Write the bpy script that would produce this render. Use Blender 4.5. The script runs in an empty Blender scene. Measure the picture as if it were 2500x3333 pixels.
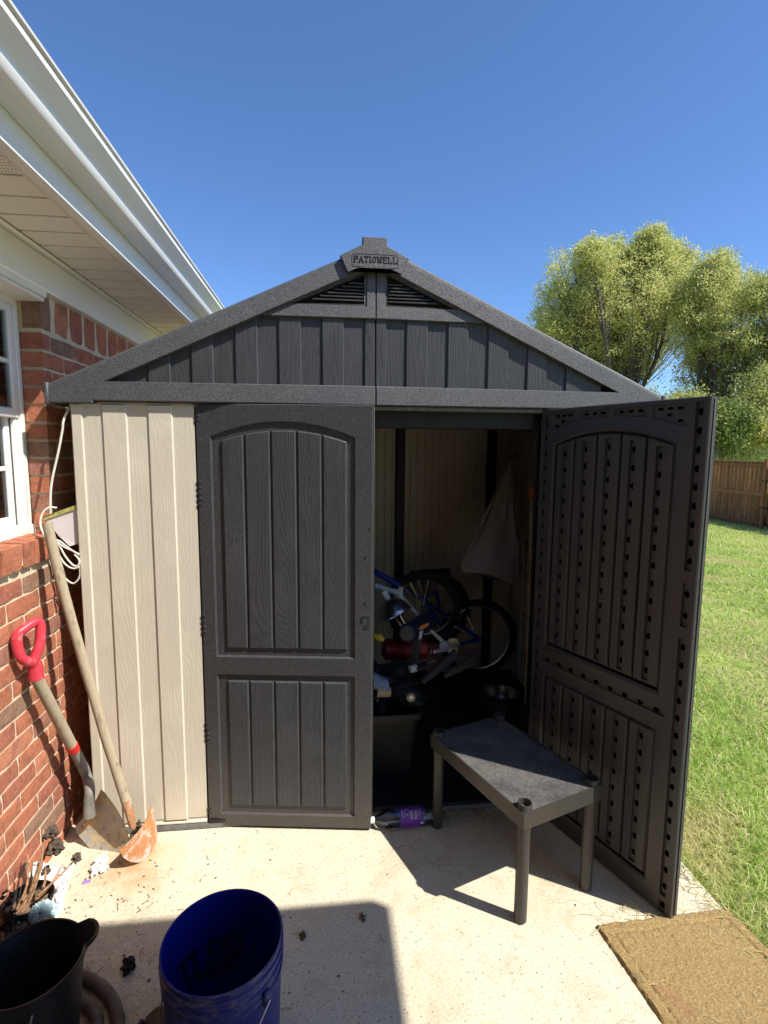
import bpy, bmesh, math, random
import numpy as np
from math import radians, sin, cos, pi, sqrt, atan2
from mathutils import Vector, Matrix, noise
from mathutils.geometry import tessellate_polygon
random.seed(7); rng = np.random.default_rng(7)
sc = bpy.context.scene
COL = sc.collection

# ---------------------------------------------------------------- camera, sky, sun, exposure
CAM = np.array([-.202, -2.094, 1.566]); FPX = 1712.5
_yaw, _pit, _rol = .1148, -.117, .0083
_w = np.array([sin(_yaw)*cos(_pit), cos(_yaw)*cos(_pit), sin(_pit)])
_rt = np.array([cos(_yaw), -sin(_yaw), 0.]); _up = np.cross(_rt, _w)
_r = cos(_rol)*_rt + sin(_rol)*_up; _u = -sin(_rol)*_rt + cos(_rol)*_up
cam = bpy.data.cameras.new('camera'); cam.lens = 36*FPX/2500; cam.sensor_width = 36
cam.sensor_fit = 'HORIZONTAL'; cam.clip_end = 2000; cam.clip_start = .02
camo = bpy.data.objects.new('camera', cam); COL.objects.link(camo)
M = Matrix(((_r[0], _u[0], -_w[0], CAM[0]), (_r[1], _u[1], -_w[1], CAM[1]), (_r[2], _u[2], -_w[2], CAM[2]), (0, 0, 0, 1)))
camo.matrix_world = M; sc.camera = camo

SUN = Vector((.85, -.53, 0)).normalized()*cos(radians(50.5)) + Vector((0, 0, sin(radians(50.5))))
world = bpy.data.worlds.new('World'); sc.world = world; world.use_nodes = True
wn = world.node_tree; wn.nodes.clear()
sky = wn.nodes.new('ShaderNodeTexSky'); sky.sky_type = 'NISHITA'; sky.sun_disc = False
sky.sun_elevation = radians(50.5); sky.sun_rotation = atan2(SUN.x, SUN.y)
sky.altitude = 50; sky.air_density = .85; sky.dust_density = .2; sky.ozone_density = 10
bg = wn.nodes.new('ShaderNodeBackground'); bg.inputs[1].default_value = .11
wo = wn.nodes.new('ShaderNodeOutputWorld')
wn.links.new(sky.outputs[0], bg.inputs[0]); wn.links.new(bg.outputs[0], wo.inputs[0])
sl = bpy.data.lights.new('sun', 'SUN'); sl.energy = 3.95; sl.angle = radians(.6); sl.color = (1, .93, .82)
so = bpy.data.objects.new('sun', sl); COL.objects.link(so)
so.rotation_euler = SUN.to_track_quat('Z', 'Y').to_euler(); so.location = (4, -4, 8)
sc.view_settings.view_transform = 'Standard'; sc.view_settings.look = 'None'
sc.view_settings.exposure = .90; sc.view_settings.gamma = 1; sc.view_settings.use_curve_mapping = False
sc.cycles.max_bounces = 10; sc.cycles.diffuse_bounces = 5; sc.cycles.transparent_max_bounces = 24
sc.cycles.use_denoising = True

def at(px, py, axis, v):
    """point where the photo's pixel meets the plane x, y or z = v"""
    d = _w + _r*(px-1250)/FPX - _u*(py-1666.5)/FPX
    i = 'xyz'.index(axis); t = (v-CAM[i])/d[i]
    return Vector(CAM + t*d)

# ---------------------------------------------------------------- materials
class T:
    def __init__(s, name, rough=.6, metal=0, spec=.5, col=(.5, .5, .5), trans=0, ior=1.45):
        s.m = bpy.data.materials.new(name); s.m.use_nodes = True; s.t = s.m.node_tree
        s.b = s.t.nodes['Principled BSDF']; s.out = s.t.nodes['Material Output']
        s.b.inputs['Roughness'].default_value = rough; s.b.inputs['Metallic'].default_value = metal
        s.b.inputs['Specular IOR Level'].default_value = spec; s.b.inputs['IOR'].default_value = ior
        s.b.inputs['Base Color'].default_value = (*col, 1); s.b.inputs['Transmission Weight'].default_value = trans
        s.hgt = None
    def n(s, ty, **k):
        x = s.t.nodes.new('ShaderNode'+ty)
        for a, b in k.items(): setattr(x, a, b)
        return x
    def l(s, a, b): s.t.links.new(a, b)
    def co(s, scale=(1, 1, 1), rnd=0, kind='Object'):
        tc = s.n('TexCoord'); mp = s.n('Mapping'); s.l(tc.outputs[kind], mp.inputs[0]); mp.inputs['Scale'].default_value = scale
        if rnd:
            oi = s.n('ObjectInfo'); mu = s.n('Math', operation='MULTIPLY'); mu.inputs[1].default_value = rnd
            s.l(oi.outputs['Random'], mu.inputs[0]); s.l(mu.outputs[0], mp.inputs['Location'])
        return mp.outputs[0]
    def noise(s, co, scale=5, detail=4, rough=.55, dist=0):
        x = s.n('TexNoise'); x.inputs['Scale'].default_value = scale; x.inputs['Detail'].default_value = detail
        x.inputs['Roughness'].default_value = rough; x.inputs['Distortion'].default_value = dist
        s.l(co, x.inputs['Vector']); return x.outputs[0]
    def vor(s, co, scale=5, feat='F1', out='Distance', rnd=1):
        x = s.n('TexVoronoi', feature=feat); x.inputs['Scale'].default_value = scale; x.inputs['Randomness'].default_value = rnd
        s.l(co, x.inputs['Vector']); return x.outputs[out]
    def ramp(s, f, stops, interp='LINEAR'):
        x = s.n('ValToRGB'); s.l(f, x.inputs[0]); cr = x.color_ramp; cr.interpolation = interp
        while len(cr.elements) < len(stops): cr.elements.new(.5)
        for e, (p, c) in zip(cr.elements, stops):
            e.position = p; e.color = (*c, 1) if isinstance(c, tuple) else (c, c, c, 1)
        return x.outputs[0]
    def mix(s, a, b, f, mode='MIX'):
        x = s.n('Mix', data_type='RGBA', blend_type=mode)
        for v, i in ((f, 0), (a, 6), (b, 7)):
            if isinstance(v, (int, float)): x.inputs[i].default_value = v if i == 0 else (v, v, v, 1)
            elif isinstance(v, tuple): x.inputs[i].default_value = (*v, 1)
            else: s.l(v, x.inputs[i])
        return x.outputs[2]
    def math(s, op, a, b=0):
        x = s.n('Math', operation=op)
        for v, i in ((a, 0), (b, 1)):
            if isinstance(v, (int, float)): x.inputs[i].default_value = v
            else: s.l(v, x.inputs[i])
        return x.outputs[0]
    def col(s, c): s.l(c, s.b.inputs['Base Color']); return s
    def bump(s, h, strength=.5, dist=.002):
        x = s.n('Bump'); x.inputs['Strength'].default_value = strength; x.inputs['Distance'].default_value = dist
        s.l(h, x.inputs['Height'])
        if s.hgt: s.l(s.hgt, x.inputs['Normal'])
        s.hgt = x.outputs[0]; s.l(s.hgt, s.b.inputs['Normal']); return s
    def rgh(s, f, a, b):
        x = s.n('MapRange'); s.l(f, x.inputs[0]); x.inputs[3].default_value = a; x.inputs[4].default_value = b
        s.l(x.outputs[0], s.b.inputs['Roughness']); return s

def simple(name, col, rough=.5, metal=0, var=.25, scale=12, bump=.15, bs=60, bd=.001, spec=.5):
    t = T(name, rough, metal, spec); c = t.co()
    n = t.noise(c, scale, 5)
    a = tuple(x*(1-var) for x in col); b = tuple(min(1, x*(1+var)) for x in col)
    t.col(t.ramp(n, [(.3, a), (.7, b)]))
    if bump: t.bump(t.noise(c, bs, 3), bump, bd)
    return t.m

def grain(name, dark, light, rough=.5, strength=.6):
    """moulded plastic with raised wood grain, different on every plank"""
    t = T(name, rough, spec=.4)
    c = t.co((7, 7, .9), rnd=40)
    n = t.noise(c, 1.3, 1.5, .4, .25)
    f = t.math('PINGPONG', t.math('MULTIPLY', n, 34), .5)
    c2 = t.co((170, 170, 2.2), rnd=40)
    st = t.noise(c2, 1, 3, .6)
    f2 = t.math('ADD', t.math('MULTIPLY', f, 1.2), t.math('MULTIPLY', st, 1.1))
    big = t.noise(t.co((1, 1, 1), rnd=9), 5, 4)
    base = t.mix(dark, light, t.ramp(f2, [(.3, 0.), (1.0, 1.)]))  # light catching the raised grain is put into the colour as paler lines
    base = t.mix(base, tuple(min(1, x*1.25+.01) for x in light), t.ramp(big, [(.5, 0.), (.8, .5)]))
    t.col(base); t.bump(f2, strength, .0016)
    return t

def stucco(name, dark, light, strength=.8, scale=230, rough=.5):
    """moulded plastic with a pebbled, worm-like surface"""
    t = T(name, rough, spec=.95); c = t.co()
    n = t.noise(c, scale, 2, .5, 1.2)
    big = t.noise(c, 3.5, 5)
    b = t.mix(dark, light, t.ramp(n, [(.44, 0.), (.60, 1.)]))  # grazing sun on the pebbles is put into the colour as paler specks
    b = t.mix(b, tuple(x*.75 for x in dark), t.ramp(big, [(.45, 0.), (.75, .45)]))
    t.col(b); t.bump(n, strength, .0022); t.rgh(big, rough-.08, rough+.15)
    return t

MAT = {}
g = grain('tan_grain', (.565, .52, .425), (.58, .535, .44), .58, .28); MAT['tan'] = g.m
g = grain('dark_grain', (.036, .038, .042), (.053, .056, .061), .44, .5); MAT['dkgrain'] = g.m
MAT['dkstucco'] = stucco('dark_stucco', (.036, .038, .042), (.110, .115, .124), .8, 260).m
t = T('door_stucco', .46, spec=.5); c = t.co()
n = t.noise(c, 260, 2, .5, 1.0)
zz = t.n('SeparateXYZ'); t.l(c, zz.inputs[0])
dirt = t.noise(c, 22, 6, .7)
lowd = t.math('MULTIPLY', t.ramp(t.math('ADD', zz.outputs[2], t.math('MULTIPLY', dirt, .5)), [(.2, 1.), (.75, 0.)]), .38)
b = t.mix((.028, .029, .032), (.070, .072, .078), t.ramp(n, [(.42, 0.), (.64, 1.)]))  # pebble speckle: sunlit bumps painted paler, hollows darker
b = t.mix(b, (.115, .10, .08), lowd)
b = t.mix(b, (.25, .235, .2), t.ramp(t.noise(c, 70, 5, .75), [(.70, 0.), (.74, .55)]))
t.col(b); t.bump(n, .65, .0018); MAT['door'] = t.m
t = T('inner_door', .42, spec=.45); c = t.co(); n = t.noise(c, 300, 2)
b = t.mix((.044, .042, .043), (.060, .058, .059), t.noise(c, 6, 4))
b = t.mix(b, (.26, .20, .13), t.ramp(t.noise(c, 45, 6, .75), [(.69, 0.), (.73, .5)]))
t.col(b); t.bump(n, .25, .001); MAT['inner'] = t.m
MAT['black'] = simple('black_plastic', (.012, .012, .013), .55)
MAT['strip'] = simple('weather_strip', (.07, .07, .068), .5)
MAT['seal'] = simple('grey_seal', (.16, .16, .155), .6, var=.3, scale=40)

# concrete patio
t = T('concrete', .88, spec=.25); c = t.co()
n1 = t.noise(c, 1.6, 5, .6); n2 = t.noise(c, 125, 4, .7); n3 = t.noise(c, 9, 6, .65)
b = t.mix((.60, .55, .43), (.69, .64, .51), n1)
b = t.mix(b, (.36, .30, .20), t.ramp(n2, [(.48, 0.), (.68, .72)]))
b = t.mix(b, (.76, .71, .57), t.ramp(t.noise(c, 150, 3, .6), [(.55, 0.), (.68, .7)]))
sp = t.vor(c, 46); b = t.mix(b, (.14, .115, .08), t.ramp(sp, [(.08, .75), (.16, 0.)]))
b = t.mix(b, (.36, .29, .19), t.ramp(n3, [(.52, 0.), (.75, .5)]))
b = t.mix(b, (.44, .34, .20), t.ramp(t.noise(c, 2.6, 6, .7, .5), [(.5, 0.), (.68, .5)]))
# rust stain that bled out round the shovels, and dirty end of the slab beside the wall
sx = t.n('VectorMath', operation='DISTANCE'); t.l(c, sx.inputs[0]); sx.inputs[1].default_value = (-.93, -.17, 0)
rs = t.math('ADD', sx.outputs['Value'], t.math('MULTIPLY', t.noise(c, 14, 5, .7), .28))
b = t.mix(b, (.45, .24, .09), t.ramp(rs, [(.13, .8), (.21, .45), (.34, 0.)]))
b = t.mix(b, (.42, .31, .17), t.ramp(t.noise(t.co((1, 1, 1)), 4.5, 5, .7, .6), [(.62, 0.), (.74, .2)]))
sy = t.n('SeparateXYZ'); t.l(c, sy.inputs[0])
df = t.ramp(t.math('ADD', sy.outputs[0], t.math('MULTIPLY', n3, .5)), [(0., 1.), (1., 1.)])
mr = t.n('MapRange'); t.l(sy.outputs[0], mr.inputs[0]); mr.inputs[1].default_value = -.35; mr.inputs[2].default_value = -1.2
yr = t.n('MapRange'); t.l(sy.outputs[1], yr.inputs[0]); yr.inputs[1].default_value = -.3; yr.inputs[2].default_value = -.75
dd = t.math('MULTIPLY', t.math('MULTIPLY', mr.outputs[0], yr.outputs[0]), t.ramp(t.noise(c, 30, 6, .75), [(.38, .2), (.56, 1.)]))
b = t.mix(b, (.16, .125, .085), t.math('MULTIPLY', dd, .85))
wv = t.n('VectorMath', operation='ADD'); t.l(c, wv.inputs[0]); ns = t.n('TexNoise'); ns.inputs['Scale'].default_value = 7; t.l(c, ns.inputs[0]); sc_ = t.n('VectorMath', operation='SCALE'); sc_.inputs['Scale'].default_value = .14; t.l(ns.outputs['Color'], sc_.inputs[0]); t.l(sc_.outputs[0], wv.inputs[1])
ck = t.vor(wv.outputs[0], 1.7, 'DISTANCE_TO_EDGE'); ckm = t.math('MULTIPLY', t.ramp(ck, [(.0012, 1.), (.0035, 0.)]), t.ramp(t.noise(c, 2.1, 2), [(.52, 0.), (.60, .6)]))
b = t.mix(b, (.15, .12, .09), ckm)
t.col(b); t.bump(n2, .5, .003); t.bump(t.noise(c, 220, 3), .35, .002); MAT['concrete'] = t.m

# brick, mortar
t = T('brick', .85, spec=.2); oi = t.n('ObjectInfo'); c = t.co(rnd=30)
hue = t.ramp(oi.outputs['Random'], [(0, (.46, .165, .095)), (.22, (.51, .19, .11)), (.42, (.40, .14, .095)), (.58, (.54, .225, .135)), (.72, (.36, .17, .13)), (.82, (.49, .18, .10)), (.93, (.28, .18, .125)), (1, (.44, .17, .10))], 'CONSTANT')
b = t.mix(hue, (.20, .085, .06), t.ramp(t.noise(c, 20, 6, .75), [(.44, 0.), (.68, .75)]))
b = t.mix(b, (.50, .27, .17), t.ramp(t.noise(c, 75, 6, .8), [(.50, 0.), (.66, .65)]))
b = t.mix(b, (.55, .44, .31), t.ramp(t.noise(c, 30, 6, .85), [(.60, 0.), (.70, .6)]))
b = t.mix(b, (.06, .03, .02), t.ramp(t.vor(c, 130), [(.10, .8), (.2, 0.)]))
t.col(b); t.bump(t.noise(c, 45, 6, .75), 1, .006); t.bump(t.noise(c, 260, 3, .6), .7, .0018); MAT['brick'] = t.m
t = T('mortar', .92, spec=.15); c = t.co(); n = t.noise(c, 55, 6, .7)
b = t.mix((.56, .47, .33), (.72, .63, .48), n); b = t.mix(b, (.30, .23, .15), t.ramp(t.noise(c, 18, 5, .7), [(.6, 0.), (.8, .6)]))
t.col(b); t.bump(n, .8, .004); MAT['mortar'] = t.m
# far brick (behind the camera): rows drawn in the material
t = T('brick_rows', .85); c = t.co(); br = t.n('TexBrick'); br.inputs['Scale'].default_value = 1
cmb = t.n('CombineXYZ'); s3 = t.n('SeparateXYZ'); t.l(c, s3.inputs[0]); t.l(s3.outputs[0], cmb.inputs[0]); t.l(s3.outputs[2], cmb.inputs[1])
t.l(cmb.outputs[0], br.inputs[0]); br.inputs['Brick Width'].default_value = .203; br.inputs['Row Height'].default_value = .0677; br.inputs['Mortar Size'].default_value = .005
br.inputs['Color1'].default_value = (.38, .11, .045, 1); br.inputs['Color2'].default_value = (.28, .08, .04, 1); br.inputs['Mortar'].default_value = (.5, .42, .3, 1)
t.col(br.outputs[0]); MAT['brickrows'] = t.m

# painted metal / vinyl trim of the house, a little grimy
def trim(name, col, grime=.35, rough=.42):
    t = T(name, rough, spec=.5); c = t.co((1, 1, 1)); n = t.noise(t.co((2, .35, 2)), 3, 5, .65); n2 = t.noise(c, 26, 6, .75)
    b = t.mix(col, tuple(x*y for x, y in zip(col, (.62, .52, .36))), t.ramp(n, [(.45, 0.), (.8, grime)]))
    b = t.mix(b, tuple(x*.45 for x in col), t.ramp(n2, [(.62, 0.), (.75, grime*.5)]))
    t.col(b); t.bump(n2, .12, .0008); return t.m
MAT['white'] = trim('white_trim', (.84, .84, .82), .38)
MAT['soffit'] = trim('soffit_vinyl', (.88, .83, .72), .3, .55)
MAT['soffit2'] = trim('fascia_soil', (.80, .73, .60), .45, .5)
MAT['frieze'] = trim('frieze_paint', (.88, .86, .80), .25, .5)
MAT['window'] = trim('window_vinyl', (.80, .80, .78), .12, .35)
t = T('shingle', .9); c = t.co(); t.col(t.mix((.12, .10, .09), (.22, .19, .17), t.noise(c, 30, 5, .7))); t.bump(t.noise(c, 90, 3), .6, .003); MAT['shingle'] = t.m
def thin(name, k, tintc, rough=.03):
    t = T(name, rough); tp = t.n('BsdfTransparent'); tp.inputs[0].default_value = (*tintc, 1); gl = t.n('BsdfGlossy'); gl.inputs['Roughness'].default_value = rough
    fr = t.n('Fresnel'); fr.inputs[0].default_value = 1.45; f2 = t.math('MULTIPLY', fr.outputs[0], k); mx = t.n('MixShader')
    t.l(f2, mx.inputs[0]); t.l(tp.outputs[0], mx.inputs[1]); t.l(gl.outputs[0], mx.inputs[2]); t.l(mx.outputs[0], t.out.inputs[0]); return t.m
MAT['glass'] = thin('window_glass', 1.3, (.88, .92, .90))
t = T('curtain', .8, col=(.80, .78, .72)); MAT['curtain'] = t.m
MAT['room'] = simple('dim_room', (.25, .23, .2), .9)
MAT['dark'] = simple('deep_dark', (.004, .004, .004), .9, bump=0)

# lawn
t = T('soil', .95, spec=.1); c = t.co(); n = t.noise(c, 2.2, 6, .7)
b = t.mix((.30, .33, .10), (.50, .44, .23), t.noise(c, 26, 6, .75))
b = t.mix(b, (.42, .50, .13), t.ramp(t.noise(c, .8, 5, .6), [(.4, 0.), (.65, .9)]))
t.col(b); t.bump(t.noise(c, 40, 6, .8), 1, .03); MAT['soil'] = t.m
def leafy(name, stops, rough=.5, tr=.35, patch=None):
    t = T(name, rough, spec=.25); ge = t.n('NewGeometry')
    f = ge.outputs['Random Per Island']
    c = t.ramp(f, stops)
    if patch:
        n = t.noise(t.co(kind='Object'), patch[0], 5, .65); c = t.mix(c, patch[1], t.ramp(n, [(patch[2], 0.), (patch[2]+.14, patch[3])]))
    t.col(c); tr_ = t.n('BsdfTranslucent'); t.l(c, tr_.inputs[0]); mx = t.n('MixShader'); mx.inputs[0].default_value = tr
    t.l(t.b.outputs[0], mx.inputs[1]); t.l(tr_.outputs[0], mx.inputs[2]); t.l(mx.outputs[0], t.out.inputs[0]); return t.m
MAT['grass'] = leafy('grass_blades', [(0, (.22, .37, .05)), (.35, (.34, .54, .09)), (.62, (.48, .63, .15)), (.8, (.66, .66, .30)), (1, (.78, .68, .42))], .45, .45, (1.1, (.72, .58, .34), .55, .7))
MAT['leaf1'] = leafy('leaves_yellowing', [(0, (.42, .45, .13)), (.4, (.54, .57, .19)), (.75, (.64, .64, .26)), (1, (.72, .68, .36))], .45, .55)
MAT['leaf2'] = leafy('leaves_green', [(0, (.32, .37, .10)), (.5, (.42, .47, .15)), (1, (.58, .58, .26))], .45, .5)
MAT['leaf3'] = leafy('leaves_dark', [(0, (.10, .15, .04)), (.6, (.19, .26, .06)), (1, (.32, .38, .12))], .5, .3)
MAT['reed'] = leafy('reeds', [(0, (.16, .26, .05)), (1, (.38, .46, .13))], .5, .4)
MAT['bark'] = simple('bark', (.10, .08, .062), .9, var=.4, scale=20, bump=.8, bs=30, bd=.01)
t = T('fence_wood', .75, spec=.2); oi = t.n('ObjectInfo'); c = t.co((30, 30, 2.5), rnd=30)
b = t.mix((.21, .095, .042), (.32, .15, .068), oi.outputs['Random']); b = t.mix(b, (.13, .06, .03), t.ramp(t.noise(c, 1, 5, .7), [(.5, 0.), (.75, .6)]))
b = t.mix(b, (.09, .045, .025), t.ramp(t.noise(t.co((1, 1, 1), rnd=30), 7, 3, .5), [(.66, 0.), (.70, .7)]))
t.col(b); MAT['fence'] = t.m

# ---------------------------------------------------------------- mesh helpers
class MB:
    def __init__(s): s.v = []; s.f = []
    def add(s, vs, fs):
        o = len(s.v); s.v += [tuple(v) for v in vs]; s.f += [tuple(i+o for i in f) for f in fs]; return s
    def box(s, x0, x1, y0, y1, z0, z1, ch=0, X=None):
        if x0 > x1: x0, x1 = x1, x0
        if y0 > y1: y0, y1 = y1, y0
        if z0 > z1: z0, z1 = z1, z0
        X = X or (lambda *a: a)
        if not ch:
            vs = [X(x, y, z) for x in (x0, x1) for y in (y0, y1) for z in (z0, z1)]
            return s.add(vs, [(0, 1, 3, 2), (4, 6, 7, 5), (0, 4, 5, 1), (2, 3, 7, 6), (0, 2, 6, 4), (1, 5, 7, 3)])
        ch = min(ch, (x1-x0)*.45, (y1-y0)*.45, (z1-z0)*.45)
        vs = []; idx = {}
        for i, x in enumerate((x0, x1)):
            for j, y in enumerate((y0, y1)):
                for k, z in enumerate((z0, z1)):
                    cx = ch if i == 0 else -ch; cy = ch if j == 0 else -ch; cz = ch if k == 0 else -ch
                    idx[i, j, k, 0] = len(vs); vs.append(X(x, y+cy, z+cz))
                    idx[i, j, k, 1] = len(vs); vs.append(X(x+cx, y, z+cz))
                    idx[i, j, k, 2] = len(vs); vs.append(X(x+cx, y+cy, z))
        q = idx; fs = []
        for a in (0, 1):
            fs.append((q[a, 0, 0, 0], q[a, 1, 0, 0], q[a, 1, 1, 0], q[a, 0, 1, 0]))
            fs.append((q[0, a, 0, 1], q[1, a, 0, 1], q[1, a, 1, 1], q[0, a, 1, 1]))
            fs.append((q[0, 0, a, 2], q[1, 0, a, 2], q[1, 1, a, 2], q[0, 1, a, 2]))
            for b_ in (0, 1):
                fs.append((q[a, b_, 0, 0], q[a, b_, 1, 0], q[a, b_, 1, 1], q[a, b_, 0, 1]))
                fs.append((q[a, 0, b_, 0], q[a, 1, b_, 0], q[a, 1, b_, 2], q[a, 0, b_, 2]))
                fs.append((q[0, a, b_, 1], q[1, a, b_, 1], q[1, a, b_, 2], q[0, a, b_, 2]))
                for d in (0, 1): fs.append((q[a, b_, d, 0], q[a, b_, d, 1], q[a, b_, d, 2]))
        return s.add(vs, fs)
    def tube(s, pts, r, seg=8, cap=True, flat=1.0):
        P = [Vector(p) for p in pts]; n = len(P); R = r if isinstance(r, (list, tuple)) else [r]*n
        vs = []; up = None
        for i, p in enumerate(P):
            tn = (P[min(i+1, n-1)]-P[max(i-1, 0)]).normalized()
            if up is None: up = Vector((0, 0, 1)) if abs(tn.z) < .9 else Vector((1, 0, 0))
            a = tn.cross(up)
            if a.length < 1e-6: a = tn.orthogonal()
            a.normalize(); b = a.cross(tn).normalized(); up = b
            for k in range(seg):
                th = 2*pi*k/seg; vs.append(p + (a*cos(th)*flat + b*sin(th))*R[i])
        fs = [(i*seg+k, i*seg+(k+1) % seg, (i+1)*seg+(k+1) % seg, (i+1)*seg+k) for i in range(n-1) for k in range(seg)]
        if cap: fs += [tuple(range(seg))[::-1], tuple((n-1)*seg+k for k in range(seg))]
        return s.add(vs, fs)
    def lathe(s, prof, seg=32, c=(0, 0, 0), X=None, a0=0, a1=2*pi):
        X = X or (lambda x, y, z: (x, y, z)); full = abs(a1-a0-2*pi) < 1e-6; m = seg if full else seg+1
        vs = [X(c[0]+r*cos(a0+(a1-a0)*k/seg), c[1]+r*sin(a0+(a1-a0)*k/seg), c[2]+z) for r, z in prof for k in range(m)]
        fs = []
        for i in range(len(prof)-1):
            for k in range(seg):
                k2 = (k+1) % m; fs.append((i*m+k, i*m+k2, (i+1)*m+k2, (i+1)*m+k))
        return s.add(vs, fs)
    def prism(s, poly, d0, d1, X, ch=0):
        """polygon (u,v) from depth d0 to d1 through map X(u,v,d); chamfered at the d1 side"""
        n = len(poly); area = sum(poly[i][0]*poly[(i+1) % n][1]-poly[(i+1) % n][0]*poly[i][1] for i in range(n))
        if area < 0: poly = poly[::-1]
        top = inset(poly, ch) if ch else poly; sg = 1 if d1 > d0 else -1
        rings = [(poly, d0), (poly, d1-sg*ch), (top, d1)] if ch else [(poly, d0), (poly, d1)]
        vs = [X(u, v, d) for pl, d in rings for u, v in pl]
        fs = [(r*n+i, r*n+(i+1) % n, (r+1)*n+(i+1) % n, (r+1)*n+i) for r in range(len(rings)-1) for i in range(n)]
        o = (len(rings)-1)*n
        if n <= 4: fs += [tuple(range(n))[::-1], tuple(o+i for i in range(n))]
        else:
            for tri in tessellate_polygon([[Vector((u, v, 0)) for u, v in poly]]): fs += [tri, tuple(o+i for i in tri)]
        return s.add(vs, fs)
    def face(s, outer, holes, d, X):
        """flat face with holes at depth d"""
        loops = [[Vector((u, v, 0)) for u, v in l] for l in [outer]+holes]
        flat = [p for l in loops for p in l]
        return s.add([X(p.x, p.y, d) for p in flat], [tuple(t_) for t_ in tessellate_polygon(loops)])
    def wall(s, a, da, b, db, X):
        n = len(a); vs = [X(u, v, da) for u, v in a]+[X(u, v, db) for u, v in b]
        return s.add(vs, [(i, (i+1) % n, n+(i+1) % n, n+i) for i in range(n)])

def inset(poly, c):
    n = len(poly); out = []
    area = sum(poly[i][0]*poly[(i+1) % n][1]-poly[(i+1) % n][0]*poly[i][1] for i in range(n)); sg = 1 if area > 0 else -1
    for i in range(n):
        p0, p1, p2 = Vector(poly[i-1]), Vector(poly[i]), Vector(poly[(i+1) % n])
        e1 = (p1-p0).normalized(); e2 = (p2-p1).normalized()
        n1 = Vector((-e1.y, e1.x))*sg; n2 = Vector((-e2.y, e2.x))*sg
        m = (n1+n2); k = 1+n1.dot(n2)
        m = m*(c/max(k, .3)); out.append((p1.x+m.x, p1.y+m.y))
    return out

def mesh_of(name, mb, mat, smooth=40, origin=(0, 0, 0)):
    me = bpy.data.meshes.new(name); ox, oy, oz = origin
    me.from_pydata([(x-ox, y-oy, z-oz) for x, y, z in mb.v], [], mb.f); me.validate()
    bm = bmesh.new(); bm.from_mesh(me)
    bmesh.ops.remove_doubles(bm, verts=bm.verts, dist=1e-5); bmesh.ops.recalc_face_normals(bm, faces=bm.faces)
    bm.to_mesh(me); bm.free()
    if smooth:
        me.polygons.foreach_set('use_smooth', [True]*len(me.polygons)); me.set_sharp_from_angle(angle=radians(smooth))
    me.materials.append(MAT[mat] if isinstance(mat, str) else mat); return me

def wloc(p):
    v = Vector((0, 0, 0))
    while p is not None: v += p.location; p = p.parent
    return v
def obj(name, mb, mat, parent=None, smooth=40, **kw):
    """link one mesh object; mb holds world coordinates"""
    o = bpy.data.objects.new(name, mesh_of(name, mb, mat, smooth, wloc(parent))); COL.objects.link(o)
    o.parent = parent
    for k, v in kw.items(): o[k] = v
    return o
def thing(name, loc, label, cat, group=None):
    o = bpy.data.objects.new(name, None); COL.objects.link(o); o.location = loc; o.empty_display_size = .1
    o['label'] = label; o['category'] = cat
    if group: o['group'] = group
    return o
def single(name, mb, mat, label, cat, group=None, smooth=40):
    v = np.array(mb.v); c0 = (v[:, 0].mean(), v[:, 1].mean(), v[:, 2].min())
    o = bpy.data.objects.new(name, mesh_of(name, mb, mat, smooth, c0)); COL.objects.link(o); o.location = c0
    o['label'] = label; o['category'] = cat
    if group: o['group'] = group
    return o
def struct(name, mb, mat, smooth=0, kind='structure'):
    o = bpy.data.objects.new(name, mesh_of(name, mb, mat, smooth)); COL.objects.link(o); o['kind'] = kind; return o
def raw(name, V, F, mat, parent=None, kind='stuff', loc=(0, 0, 0), **kw):
    """fast mesh from numpy arrays (all faces the same size)"""
    me = bpy.data.meshes.new(name); k = F.shape[1]; me.vertices.add(len(V)); me.loops.add(F.size); me.polygons.add(len(F))
    me.vertices.foreach_set('co', (V-np.array(loc)).astype(np.float32).ravel()); me.loops.foreach_set('vertex_index', F.astype(np.int32).ravel())
    me.polygons.foreach_set('loop_start', np.arange(0, F.size, k, dtype=np.int32)); me.update(calc_edges=True)
    me.materials.append(MAT[mat]); o = bpy.data.objects.new(name, me); COL.objects.link(o); o.parent = parent
    if kind: o['kind'] = kind
    for a, b in kw.items(): o[a] = b
    return o
def tint(base, pts, amp, f): return None

# ---------------------------------------------------------------- ground
def patio_x(y): return 1.165
mb = MB()
mb.box(-5, 1.168, -8, 1.75, -.12, 0, .008); struct('patio', mb, 'concrete')
def lawn_z(x, y):
    z = -.035-.043*(min(max(x, 1.2), 13)-1.2)
    return z + .012*noise.noise(Vector((x*1.3, y*1.3, 0)))
mb = MB(); xs = [-60, -20, -6, -1, .5, 1.15]+[1.15+.35*i for i in range(1, 36)]+[16, 22, 35, 60, 150, 400]
ys = [-60, -25, -12, -6]+[-3+.5*i for i in range(0, 52)]+[28, 40, 70, 150, 400]
vs = [(x, y, lawn_z(x, y)-(.05 if x < 1.1 else 0)) for x in xs for y in ys]; ny = len(ys)
mb.add(vs, [(i*ny+j, (i+1)*ny+j, (i+1)*ny+j+1, i*ny+j+1) for i in range(len(xs)-1) for j in range(ny-1)])
struct('lawn_ground', mb, 'soil', 60)

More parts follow.
